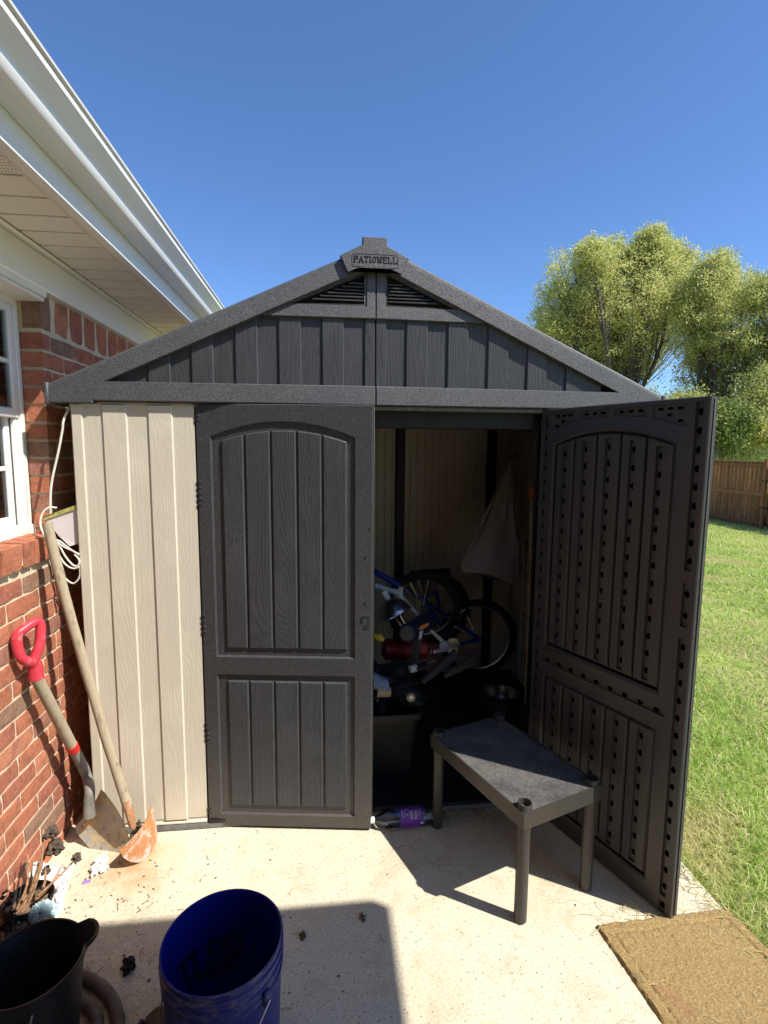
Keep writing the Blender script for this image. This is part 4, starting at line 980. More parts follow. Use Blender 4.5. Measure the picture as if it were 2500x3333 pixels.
# ---------------------------------------------------------------- white fixture, cable and coiled cord in the gap
MAT['cable'] = simple('cable_white', (.72, .70, .62), .5, var=.1, bump=0)
MAT['fixture'] = simple('fixture_white', (.62, .57, .58), .45, var=.08, bump=0)
MAT['moss'] = simple('mould_green', (.36, .34, .10), .8, var=.4, scale=60)
fx = thing('wall_light', (-1.15, .01, 1.2), 'tapered white plastic fixture with mouldy rim in the gap between house and shed', 'light')
cq = [at(147, 1690, 'y', .000), at(252, 1652, 'y', .010), at(254, 1770, 'y', .010), at(226, 1778, 'y', .004), at(192, 1745, 'y', .0)]
dv = Vector((-.01, .09, 0)); m = MB(); n = len(cq)
m.add(cq+[p+dv for p in cq], [tuple(range(n)), tuple(range(2*n-1, n-1, -1))]+[(i, (i+1) % n, n+(i+1) % n, n+i) for i in range(1, n)])
obj('housing', m, 'fixture', fx, 0)
m = MB(); a_, b_ = cq[0], cq[1]; m.add([a_+Vector((-.004, -.006, -.004)), b_+Vector((.0, -.006, -.004)), b_+Vector((0, -.006, .011)), a_+Vector((-.004, -.006, .011)), a_+dv+Vector((-.004, 0, -.004)), b_+dv+Vector((0, 0, -.004)), b_+dv+Vector((0, 0, .011)), a_+dv+Vector((-.004, 0, .011))], [(0, 1, 2, 3), (4, 7, 6, 5), (0, 4, 5, 1), (3, 2, 6, 7), (0, 3, 7, 4), (1, 5, 6, 2)])
obj('rim', m, 'moss', fx, 0)
cb = catmull([at(240, 1300, 'y', .03), at(226, 1325, 'y', .02), at(207, 1368, 'y', .0), at(203, 1400, 'y', .0), at(190, 1470, 'y', .0), at(170, 1560, 'y', .0), at(164, 1620, 'y', .0), at(165, 1685, 'y', .005)], 6)
single('hanging_cable', MB().tube(cb, .0042, 8), 'cable', 'thick white cable hanging from the shed eave beside the brick wall', 'cable')
zq = lambda x, y, Y=-.01: at(x/5.53, 1700+y/5.53, 'y', Y)
m = MB()
m.tube(catmull([at(185, 1653, 'y', -.01), at(160, 1652, 'y', -.02), at(140, 1668, 'y', -.025), at(131, 1700, 'y', -.03), at(140, 1735, 'y', -.035), at(160, 1760, 'y', -.03), zq(1050, 330), zq(1200, 440), zq(1330, 530), zq(1425, 575)], 5), .0034, 8)
m.tube(catmull([zq(1000, 300), zq(1070, 390), zq(1200, 470), zq(1320, 520), zq(1425, 590)], 5), .0034, 8)
m.tube(catmull([zq(1020, 330), zq(1100, 480), zq(1180, 620), zq(1300, 760), zq(1380, 790), zq(1425, 740), zq(1415, 660), zq(1340, 580)], 5), .0036, 8)
m.tube(catmull([zq(1010, 400), zq(1070, 600), zq(1160, 740), zq(1260, 815), zq(1350, 830), zq(1430, 800)], 5), .0034, 8)
m.tube(catmull([zq(1150, 980, -.0), zq(1230, 1060, -.0), zq(1320, 1100, .0), zq(1400, 1040, .0), zq(1440, 940, .0), zq(1435, 830, .0)], 5), .0034, 8)
single('coiled_cord', m, 'cable', 'loops of thin white cord hanging below the white fixture', 'cord')

# ---------------------------------------------------------------- pot, dead plant, bags by the wall
t = T('bag_plastic', .45, spec=.4); c = t.co(); n = t.noise(c, 5, 3); b = t.mix((.62, .62, .60), (.70, .70, .68), n); t.col(b); t.bump(t.noise(c, 30, 4, .6, 1), .5, .006); MAT['bagwhite'] = t.m
t = T('bag_blue', .5, spec=.4); c = t.co(); t.col(t.mix((.30, .50, .58), (.50, .66, .72), t.noise(c, 9, 5))); t.bump(t.noise(c, 34, 4, .6, 1), .6, .006); MAT['bagblue'] = t.m
def crumple(c_, sz, seed, sub=4, power=.75):
    bm = bmesh.new(); bmesh.ops.create_icosphere(bm, subdivisions=sub, radius=1); r = random.Random(seed); pl_ = [(Vector((r.gauss(0, 1), r.gauss(0, 1), r.gauss(0, 1))).normalized(), r.uniform(-.4, .4), r.uniform(.1, 1)) for _ in range(14)]
    vs = []
    for v in bm.verts:
        k = 1.0
        for n_, o_, a_ in pl_: k -= power*a_*abs(v.co.dot(n_)-o_)*.35
        k += .12*noise.noise(v.co*5+Vector((seed, 1, 2)))
        k += .42
        vs.append((c_[0]+v.co.x*sz[0]*k, c_[1]+v.co.y*sz[1]*k, max(.0015, c_[2]+v.co.z*sz[2]*k)))
    m = MB(); m.add(vs, [tuple(v.index for v in f.verts) for f in bm.faces]); bm.free(); return m
def sheet(corners, seed, amp, n=26, base=.004):
    """crumpled sheet lying over the slab; corners in order"""
    A_, B_, C2, D2 = [Vector(c_) for c_ in corners]; vs = []
    for i in range(n+1):
        for j in range(n+1):
            u, v = i/n, j/n; p = A_.lerp(B_, u).lerp(D2.lerp(C2, u), v)
            e = noise.noise(Vector((u*3.1+seed, v*3.1, 0))); w = noise.noise(Vector((u*6+seed, v*6, 4)))
            f = abs(noise.noise(Vector((u*4, v*4, seed))))
            vs.append((p.x+.03*e*(.3+abs(u-.5)), p.y+.03*w*(.3+abs(v-.5)), max(base, p.z+amp*(.8*f+.3*abs(w)-.1))))
    m = MB(); m.add(vs, [(i*(n+1)+j, (i+1)*(n+1)+j, (i+1)*(n+1)+j+1, i*(n+1)+j+1) for i in range(n) for j in range(n)]); return m
_c = lambda x, y, z: tuple(at(x, y, 'z', z))
_b = sheet([_c(4, 2880, .05), _c(105, 2805, .08), _c(236, 2825, .045), _c(210, 2890, .02)], 2, .035); _b2 = sheet([_c(160, 2850, .03), _c(232, 2850, .02), _c(188, 2995, .01), _c(130, 2960, .02)], 9, .03)
single('plastic_bag', _b.add(_b2.v, _b2.f), 'bagwhite', 'crumpled white plastic bag spread at the foot of the brick wall', 'bag')
single('plastic_bag', crumple(at(128, 2968, 'z', .115), (.048, .042, .066), 11), 'bagblue', 'pale blue crumpled plastic wrapping in front of the dead pot plant', 'bag')
single('plastic_bag', crumple(at(62, 3005, 'z', .06), (.05, .05, .06), 17), 'bagblue', 'bluish plastic wrapping crumpled behind the black pail', 'bag')
single('plastic_bag', crumple(at(176, 2958, 'z', .05), (.024, .02, .03), 15), 'bagblue', 'small torn flap of pale blue plastic right of the crumpled wrapping', 'scrap')
single('paper_piece', sheet([(-1.075, -.165, .02), (-1.03, -.14, .035), (-1.005, -.20, .012), (-1.05, -.235, .006)], 5, .02, 10), 'bagwhite', 'small torn white plastic piece under the shovel blade shadow', 'scrap')
pot = thing('plant_pot', (-1.10, -.45, 0), 'black nursery pot holding a dead dried-out plant by the brick wall', 'plant pot')
_p = at(95, 2925, 'z', .105); PP = (_p.x, _p.y, 0)
obj('pot_wall', MB().lathe([(.01, .003), (.050, .003), (.066, .095), (.070, .096), (.071, .110), (.067, .111), (.064, .095), (.050, .07)], 40, PP), 'black', pot)
MAT['pottingsoil'] = simple('dry_potting_soil', (.16, .11, .075), .95, var=.5, scale=70, bump=1, bs=120, bd=.006)
obj('soil', lump((PP[0], PP[1], .065), .058, 8, .2, 4), 'pottingsoil', pot, 60)
MAT['deadwood'] = simple('dead_stems', (.34, .20, .11), .85, var=.5, scale=60, bump=0)
MAT['deadleaf'] = simple('dead_leaves', (.085, .062, .045), .9, var=.5, scale=80, bump=.8, bs=100)
r2 = random.Random(4)
stems = [((45, 2990), (95, 2905), (128, 2800)), ((70, 2975), (110, 2900), (150, 2760)), ((60, 2985), (95, 2900), (105, 2800)), ((125, 2915), (185, 2860), (238, 2805)), ((120, 2925), (165, 2880), (200, 2820)), ((75, 2930), (120, 2860), (160, 2740)), ((100, 2900), (135, 2800), (140, 2700)), ((140, 2890), (148, 2860), (146, 2820)), ((55, 2960), (88, 2880), (90, 2780))]
m = MB()
for a_, b2_, c2_ in stems:
    p1 = at(*a_, 'y', -.45); p2 = at(*b2_, 'y', -.42); p3 = at(*c2_, 'y', -.37); m.tube(catmull([p1, p2, p3], 4), [.0045, .0042, .004, .0038, .0035, .0032, .003, .0025, .0018], 6)
obj('stem', m, 'deadwood', pot, kind='stuff', label='dry brown stems sticking up')
for px_, py_, r_ in ((168, 2712, .020), (180, 2765, .024), (150, 2830, .013), (248, 2790, .014)):
    p = at(px_, py_, 'y', -.38); obj('dead_leaf', lump((p.x, p.y, p.z-.015), r_, px_*.01, .85), 'deadleaf', pot, 0)
rb = thing('dead_plant', (-1.24, -.55, 0), 'blackened dead plant clump at the left picture edge', 'plant')
m = MB()
for k in range(60):
    p = at(r2.uniform(-30, 45), r2.uniform(2900, 3030), 'y', -.50+r2.uniform(-.04, .04)); p.z = max(p.z, .01)
    a_ = Vector((r2.gauss(0, 1), r2.gauss(0, 1), r2.gauss(0, 1))).normalized()*r2.uniform(.006, .018); b_ = a_.orthogonal()*.5
    m.add([p-a_, p+b_, p+a_, p-b_], [(0, 1, 2, 3)])
obj('dried_leaf', m, 'dirt', rb, 0, kind='stuff')
m = MB()
for k in range(7):
    p = at(r2.uniform(-25, 40), r2.uniform(2950, 3030), 'y', -.52); p.z = max(p.z, .02); m.tube([(p.x+r2.uniform(-.02, .02), p.y, .004), (p.x, p.y, p.z*.6), tuple(p)], .0025, 5)
obj('stem', m, 'twig', rb, kind='stuff')

# ---------------------------------------------------------------- bottle on its side in the doorway
MAT['pet'] = thin('clear_pet', 1.6, (.90, .92, .95), .06)
t = T('purple_label', .35, col=(.10, .03, .35)); c = t.co(); t.col(t.mix((.10, .025, .33), (.20, .05, .34), t.noise(c, 18, 3))); MAT['label'] = t.m
MAT['labelprint'] = simple('label_print', (.60, .56, .68), .5, bump=0, var=.1)
MAT['blueliquid'] = simple('blue_band', (.10, .16, .42), .4, bump=0)
bo = thing('plastic_bottle', (.13, -.07, 0), 'clear plastic bottle with purple label lying in the doorway', 'bottle')
q0, q1 = Vector((.014, -.082, .040)), Vector((.268, -.070, .038)); axb = (q1-q0).normalized(); pb_ = axb.cross(Vector((0, 0, 1))).normalized(); ub = pb_.cross(axb)
XBo = lambda x, y, z: tuple(q0+axb*z+pb_*x+ub*y)
prof = [(.0115, -.030), (.0125, -.012), (.014, -.006), (.024, .012), (.0345, .032), (.037, .045), (.035, .052), (.037, .058), (.035, .064), (.037, .070), (.0365, .085), (.0365, .19), (.037, .20), (.035, .206), (.037, .214), (.035, .222), (.037, .23), (.036, .246), (.028, .254), (.008, .250)]
obj('bottle_wall', MB().lathe(prof, 32, (0, 0, 0), XBo).lathe([(r_-.0006, z_) for r_, z_ in prof], 32, (0, 0, 0), XBo), 'pet', bo)
obj('label', MB().lathe([(.0372, .092), (.0372, .186)], 40, (0, 0, 0), XBo), 'label', bo)
m = MB()
def lab(a0, a1, z0, z1):
    k = 4; vs = []
    for i in range(k+1):
        a = a0+(a1-a0)*i/k; vs += [XBo(.0375*cos(a), .0375*sin(a), z0), XBo(.0375*cos(a), .0375*sin(a), z1)]
    m.add(vs, [(2*i, 2*i+2, 2*i+3, 2*i+1) for i in range(k)])
for z in (.0965, .100, .1085, .1285, .1665, .1755): lab(.55, 1.35, z, z+.0017)
for z in np.arange(.134, .162, .0024):
    if abs(z-.1475) > .002: lab(.35, 1.2, z, z+.0012)
lab(.8, .95, .115, .124); lab(1.3, 1.42, .114, .124); lab(-.30, -.02, .1745, .187)
obj('label_print', m, 'labelprint', bo, 0)
obj('blue_band', MB().lathe([(.0353, .083), (.0353, .197)], 24, (0, 0, 0), XBo, None or 0, 2*pi), 'blueliquid', bo)
obj('cap', MB().lathe([(.001, -.031), (.0135, -.031), (.0135, -.014), (.012, -.013)], 20, (0, 0, 0), XBo), 'bagwhite', bo)

# ---------------------------------------------------------------- things inside the shed
MAT['bikeblue'] = simple('frame_blue', (.015, .04, .30), .3, var=.2, bump=0)
MAT['bikewhite'] = simple('frame_white', (.62, .62, .64), .35, var=.1, bump=0)
MAT['tyre'] = simple('tyre', (.012, .012, .012), .8, bump=.3)
MAT['alu'] = simple('alu', (.55, .55, .56), .3, 1.0, var=.1, bump=0)
MAT['red'] = simple('red_tank', (.22, .006, .015), .4, bump=0)
MAT['navy'] = simple('navy_plastic', (.02, .03, .06), .4, bump=0)
MAT['dgrey'] = simple('dark_grey_arm', (.09, .085, .08), .45, var=.2, bump=0)
MAT['orange'] = simple('orange_label', (.55, .16, .03), .5, bump=0)
MAT['tanw'] = simple('pale_wood', (.45, .33, .2), .6, bump=0)
MAT['rope'] = simple('blue_white_rope', (.30, .36, .48), .8, var=.4, scale=80)
MAT['yellow'] = simple('yellow_plastic', (.55, .42, .05), .5, bump=0)
z3 = lambda x, y, Y: at(1200+x/3.19, 1800+y/3.19, 'y', Y)
def wheel(c_, R_, nrm, parent, seg=40):
    n_ = Vector(nrm).normalized(); a_ = n_.orthogonal().normalized(); b_ = n_.cross(a_)
    def ring(r): return [c_+(a_*cos(2*pi*k/seg)+b_*sin(2*pi*k/seg))*r for k in range(seg+1)]
    obj('tyre', MB().tube(ring(R_), .022, 8, False), 'tyre', parent); obj('rim', MB().tube(ring(R_-.026), .008, 6, False), 'alu', parent)
    m = MB()
    for k in range(20):
        an = 2*pi*k/20; m.tube([c_+n_*(.02 if k % 2 else -.02), c_+(a_*cos(an)+b_*sin(an))*(R_-.028)], .001, 3)
    obj('spokes', m, 'alu', parent, 0); obj('hub', MB().tube([c_-n_*.03, c_+n_*.03], .016, 10), 'dgrey', parent)
b1 = thing('bicycle', (.75, 1.1, .03), 'blue framed bicycle at the back of the shed, large wheel on the right', 'bicycle')
YB = 1.10
wheel(z3(1130, 880, YB), .235, (.05, 1, 0), b1); wheel(z3(640, 560, YB+.08), .235, (.3, 1, .1), b1)
m = MB()
for s_, e_ in (((720, 590), (1150, 900)), ((940, 940), (1150, 900)), ((390, 380), (560, 480)), ((560, 480), (690, 390)), ((720, 590), (560, 480)), ((560, 480), (900, 950)), ((700, 390), (740, 600))): m.tube([z3(*s_, YB-.04), z3(*e_, YB-.04)], .013, 10)
obj('frame', m, 'bikeblue', b1)
sd = z3(640, 215, YB-.05); obj('saddle', MB().tube([sd+Vector((-.13, 0, .0)), sd, sd+Vector((.11, 0, -.02))], [.02, .03, .055], 12, True, 1.2), 'black', b1)
b2 = thing('bicycle', (.25, .75, .3), 'white framed bicycle leaning upside down behind the open doorway edge', 'bicycle')
YW = .62; m = MB()
for s_, e_, r_ in (((60, 340), (330, 420), .016), ((330, 350), (330, 470), .014), ((330, 450), (550, 690), .012), ((610, 770), (780, 930), .011), ((640, 1030), (830, 1000), .011), ((160, 440), (200, 520), .017), ((330, 450), (230, 500), .009)): m.tube([z3(*s_, YW), z3(*e_, YW)], r_, 10)
obj('frame', m, 'bikewhite', b2); m = MB(); c_ = z3(780, 960, YW-.01)
m.tube([c_, c_+Vector((0, -.012, 0))], .028, 9); obj('dropout', m, 'bikewhite', b2)
m = MB(); m.tube([z3(40, 180, YW+.2), z3(330, 345, YW+.15)], .017, 10); obj('top_tube', m, 'bikeblue', b2)
m = MB(); c_ = z3(870, 960, YW+.02); seg = 24
for k in range(seg): a = 2*pi*k/seg; m.box(-.004, .004, -.001, .001, .034, .042, X=lambda x, y, z: (c_.x+x*cos(a)+z*sin(a), c_.y+y, c_.z-x*sin(a)+z*cos(a)))
m.tube([c_+Vector((0, -.001, 0)), c_+Vector((0, .001, 0))], .035, 24); obj('sprocket', m, 'alu', b2)
wheel(z3(560, 560, YW+.22), .20, (.2, 1, .15), b2)
# clamp lamp reflector, red tank, motor housing
lp = z3(250, 590, .42); fr_ = thing('reflector_lamp', lp, 'ribbed metal reflector shade on the pile inside the shed', 'lamp')
m = MB(); dn = Vector((.42, -.35, -.84)).normalized(); a_ = dn.orthogonal().normalized(); b_ = dn.cross(a_); XLm = lambda x, y, z: tuple(lp+a_*x+b_*y+dn*z)
obj('shade', m.lathe([(.012, -.055), (.04, -.05), (.045, -.046), (.06, -.034), (.064, -.030), (.076, -.012), (.079, -.008), (.086, .015), (.088, .018), (.090, .035)], 36, (0, 0, 0), XLm), 'alu', fr_)
obj('socket', MB().lathe([(.018, -.1), (.018, -.05)], 16, (0, 0, 0), XLm), 'bikewhite', fr_)
p1, p2 = z3(170, 1000, .60), z3(590, 985, .60)
tk = thing('red_tank', p1.lerp(p2, .5), 'dark red cylinder lying on the pile inside the shed', 'tank'); rT = .056
obj('tank_body', MB().tube([p1+(p1-p2)*.08, p1, p2, p2+(p2-p1)*.07], [.03, rT, rT, .03], 24), 'red', tk)
m = MB()
for k in range(5): a = k*1.1; m.tube([p2+Vector((.028, -.05*abs(cos(a)), .05*sin(a))), p2+Vector((.032, -.03, .04*sin(a+1))), p2+Vector((.03, -.055*abs(cos(a+2)), .05*sin(a+2)))], .003, 5)
obj('netting', m, 'red', tk)
mo = thing('power_tool', z3(500, 800, .48), 'navy power tool with an orange sticker on the pile', 'tool')
obj('motor', MB().tube([z3(400, 835, .38), z3(400, 835, .40), z3(640, 690, .62)], [.040, .047, .050], 20), 'navy', mo)
obj('motor_cap', MB().tube([z3(400, 835, .372), z3(400, 835, .379)], .034, 20), 'dgrey', mo)
m = MB(); m.tube([z3(530, 760, .42), z3(500, 950, .42), z3(460, 1170, .42)], [.026, .022, .022], 4); obj('arm', m, 'dgrey', mo)
m = MB(); q = [z3(528, 765, .385), z3(622, 722, .385), z3(625, 752, .385), z3(530, 808, .385)]; m.add(q, [(0, 1, 2, 3)]); m.add([p+Vector((0, .004, 0)) for p in q], [(0, 1, 2, 3)]); obj('sticker', m, 'orange', mo, 0)
m = MB(); q = [z3(530, 820, .388), z3(565, 805, .388), z3(548, 885, .388), z3(520, 905, .388)]; m.add(q, [(0, 1, 2, 3)]); m.add([p+Vector((0, .004, 0)) for p in q], [(0, 1, 2, 3)]); obj('sticker', m, 'labelprint', mo, 0)
cy = thing('gas_strut', z3(560, 1160, .36), 'small white capped cylinder rod on the pile inside the shed', 'rod')
obj('cylinder', MB().tube([z3(425, 1210, .34), z3(495, 1190, .35)], .018, 14), 'bikewhite', cy); obj('rod', MB().tube([z3(495, 1190, .35), z3(530, 1175, .355), z3(690, 1118, .38)], [.016, .006, .005], 10), 'alu', cy)
for (s_, e_, lb) in (((560, 1350), (920, 1050), 'upper dark grey metal bar slanting over the black tote'), ((790, 1285), (1110, 1115), 'lower dark grey metal bar lying behind the upper one')):
    pa, pb2 = z3(*s_, .40), z3(*e_, .52); d_ = (pb2-pa); n_ = d_.cross(Vector((0, 1, 0))).normalized()*.021; m = MB(); dd_ = Vector((0, .03, 0))
    m.add([pa-n_*.5, pb2-n_*1.1, pb2+n_*1.1, pa+n_*.5]+[p_+dd_ for p_ in (pa-n_*.5, pb2-n_*1.1, pb2+n_*1.1, pa+n_*.5)], [(0, 1, 2, 3), (7, 6, 5, 4), (0, 4, 5, 1), (1, 5, 6, 2), (2, 6, 7, 3), (3, 7, 4, 0)]); single('metal_bar', m, 'dgrey', lb, 'metal bar', 'dark metal bars on the pile', 0)
rp = z3(120, 1350, .27); rr = thing('rope_reel', rp, 'reel of pale blue cord on top of the black tote', 'reel'); m = MB()
for k in range(9):
    c_ = rp+Vector((-.03+.008*k, 0, .012-.004*k)); m.tube([c_+Vector((0, cos(t_)*.036, sin(t_)*.036)) for t_ in np.linspace(0, 2*pi, 17)], .0042, 6, False)
obj('cord', m, 'rope', rr); obj('reel_end', MB().tube([rp+Vector((.045, -.02, -.038)), rp+Vector((-.02, -.025, -.03))], [.022, .026], 16), 'tanw', rr)
cwp = z3(440, 1505, .24); cw = thing('caster_wheel', cwp, 'small tan caster wheel on the rim of the black tote', 'caster')
obj('wheel', MB().tube([cwp, cwp+Vector((.002, .016, 0))], .020, 20), 'tanw', cw); obj('axle', MB().tube([cwp+Vector((0, -.003, .004)), cwp+Vector((0, .02, .004))], .009, 12), 'alu', cw)
m = MB(); r3 = random.Random(5)
for k in range(26):
    a_ = z3(r3.uniform(80, 560), r3.uniform(1130, 1500), r3.uniform(.28, .5)); m.tube(catmull([a_, a_+Vector((r3.uniform(-.05, .05), 0, r3.uniform(-.03, .04))), a_+Vector((r3.uniform(-.08, .08), r3.uniform(-.05, .05), r3.uniform(-.04, .02)))], 4), r3.uniform(.002, .006), 6)
o = single('cable_tangle', m, 'black', 'tangle of black cables and hoses heaped in the black tote', 'cables'); o['kind'] = 'stuff'
single('yellow_clamp', MB().tube([z3(60, 850, .40), z3(110, 875, .39), z3(160, 905, .38)], [.012, .02, .008], 8), 'yellow', 'yellow plastic clamp at the left of the pile', 'clamp')
tote = thing('black_tote', (.10, .36, .035), 'black plastic storage tote just inside the shed door', 'tote')
ta, tb, tz = -.12, .245, .345
def totering(e, z): 
    x0, x1, y0, y1 = ta-e, tb+e, .205-e, .60+e; c_ = .04; o_ = []
    for cx_, cy_, s0 in ((x1-c_, y0+c_, -pi/2), (x1-c_, y1-c_, 0), (x0+c_, y1-c_, pi/2), (x0+c_, y0+c_, pi)):
        for q in range(5): o_.append((cx_+c_*cos(s0+q*pi/8), cy_+c_*sin(s0+q*pi/8), z))
    return o_
rg = [totering(-.035, .036), totering(-.008, tz-.03), totering(.012, tz-.03), totering(.014, tz), totering(.006, tz+.002), totering(-.006, tz-.01), totering(-.03, .06)]
m = MB(); m.add([p for r_ in rg for p in r_], [(i*20+k, i*20+(k+1) % 20, (i+1)*20+(k+1) % 20, (i+1)*20+k) for i in range(len(rg)-1) for k in range(20)]); m.add(rg[-1], [tuple(range(20))])
MAT['totem'] = simple('tote_plastic', (.035, .033, .030), .45, var=.3); obj('tote_body', m, 'totem', tote, 30)
single('junk_pile', MB().add(*(lambda m_: (m_.v, m_.f))(lump((.06, .42, .30), .17, 21, .55, 4))), 'black', 'dark heap of odds and ends filling the black tote', 'junk')
obw = thing('dog_bowl', (.80, .80, .034), 'stainless steel bowl on the shed floor', 'bowl'); _b = at(1632, 2252, 'z', .10); bc = (_b.x, _b.y, .034)
obj('bowl_shell', MB().lathe([(.06, .002), (.080, .004), (.094, .062), (.106, .066), (.106, .069), (.092, .067), (.076, .010), (.002, .008)], 48, bc), 'alu', obw); obj('bowl_base', MB().lathe([(.125, 0), (.122, .012), (.102, .035), (.100, .055)], 40, bc), 'black', obw)
# hanging bag, broom and wire rack on the right wall
t = T('hanging_bag', .4, col=(.32, .27, .25), spec=.4); MAT['hangbag'] = t.m
hb = thing('hanging_bag', (.9, .62, 1.5), 'translucent plastic sack hanging from a hook on the right shed wall', 'bag')
YH = .80; ap = at(1663, 1497, 'y', YH); L_, Bm, Rr = at(1502, 1832, 'y', YH-.03), at(1672, 1902, 'y', YH-.06), at(1703, 1845, 'y', YH+.05)
m = MB(); rim_pts = catmull([L_, at(1510, 1862, 'y', YH-.05), at(1590, 1870, 'y', YH-.10), Bm, at(1690, 1880, 'y', YH-.02), Rr, Rr+Vector((-.02, .10, -.01)), L_+Vector((.12, .12, .0)), L_], 4); n = len(rim_pts)-1; rows = 12; vs = []
for i in range(rows+1):
    for k in range(n):
        p = ap.lerp(rim_pts[k], (i/rows)); f = sin(pi*i/rows); vs.append(p+Vector((.010*f*sin(k*2.2), .016*f*sin(k*1.7+i*.4), 0)))
m.add(vs, [(i*n+k, i*n+(k+1) % n, (i+1)*n+(k+1) % n, (i+1)*n+k) for i in range(rows) for k in range(n)]+[tuple(rows*n+k for k in range(n))]); obj('sack', m, 'hangbag', hb, 50)
obj('hook', MB().tube([ap+Vector((.04, 0, .02)), ap+Vector((.02, 0, .03)), ap], .003, 6), 'black', hb)
br_ = thing('broom', (1.03, .66, .034), 'broom handle with orange tip standing against the right shed wall', 'broom')
ty = .55; obj('handle', MB().tube([at(1731, 1628, 'y', ty), at(1729, 1755, 'y', ty), at(1712, 2290, 'y', ty)], .009, 10), 'tanw', br_); obj('grip', MB().tube([at(1731, 1588, 'y', ty), at(1731, 1630, 'y', ty)], [.015, .010], 10), 'orange', br_)
wr = thing('wire_rack', (1.03, .7, .034), 'wire lattice rack along the right wall inside the shed', 'rack'); m = MB()
for k in range(16):
    yy = .36+k*.042; obj('rack_wire', MB().tube([(1.045, yy, .25), (1.045, yy, 1.02)], .0028, 5), 'dgrey', wr)
for zz_ in (.30, .55, .80, 1.0): obj('rack_rail', MB().tube([(1.04, .34, zz_), (1.04, 1.02, zz_)], .0035, 5), 'dgrey', wr)

# ---------------------------------------------------------------- back fence and gate
FXX = 11.75; FZ = lawn_z(11.7, 10)
def fence_z(y): return -.505
fence = thing('wooden_fence', (FXX, 15, -.5), 'brown wooden privacy fence along the far side of the lawn', 'fence')
pk = MB(); pk.box(0, .020, -.062, .062, -.88, .91, .003); pkm = mesh_of('picket', pk, 'fence', 30)
for k in range(118):
    y = 10.98+.1475*k
    if y > 28: break
    place('picket', pkm, (FXX+random.uniform(-.003, .003), y, .40+random.uniform(-.008, .008)), fence, (random.gauss(0, .003), 0, 0))
for zr in (1.235, .445, -.335): obj('rail', MB().box(FXX-.040, FXX-.001, 10.9, 28.3, zr-.045, zr+.045, .004), 'fence', fence)
obj('cap_rail', MB().box(FXX-.05, FXX+.03, 10.9, 28.3, 1.312, 1.345, .004), 'fence', fence)
po = MB(); po.box(-.045, .045, -.045, .045, -.95, .99, .006); pom = mesh_of('post', po, 'fence', 30)
for y in (10.86, 13.3, 15.7, 18.1, 20.5, 22.9, 25.3, 27.7): place('post', pom, (FXX-.09 if y < 11 else FXX-.02, y, .43), fence)
gate = thing('fence_gate', (FXX, 10.2, -.5), 'wooden gate with diagonal brace right of the tall fence post', 'gate')
for k in range(8): place('picket', pkm, (FXX, 10.70-.1475*k, .40), gate)
for zr in (1.22, .445, -.30): obj('rail', MB().box(FXX-.042, FXX-.002, 9.6, 10.78, zr-.045, zr+.045, .004), 'fence', gate)
obj('frame_post', MB().box(FXX-.044, FXX-.003, 10.69, 10.78, -.26, 1.17, .004), 'fence', gate)
m = MB(); m.tube([(FXX-.03, 10.66, .40), (FXX-.03, 9.7, -.26)], .05, 4); m.tube([(FXX-.03, 9.7, .50), (FXX-.03, 10.66, 1.17)], .05, 4); obj('brace', m, 'fence', gate)
obj('hinge', MB().box(FXX-.15, FXX-.045, 10.70, 10.93, .80, .84, .003).box(FXX-.15, FXX-.045, 10.70, 10.93, .08, .12, .003), 'black', gate)
fence2 = thing('wooden_fence', (FXX, 6, -.5), 'stretch of brown wooden fence beyond the gate at the right edge', 'fence')
for k in range(54): place('picket', pkm, (FXX, 9.45-.1475*k, .40), fence2)
for zr in (1.235, .445, -.335): obj('rail', MB().box(FXX-.040, FXX-.001, 1.5, 9.55, zr-.045, zr+.045, .004), 'fence', fence2)

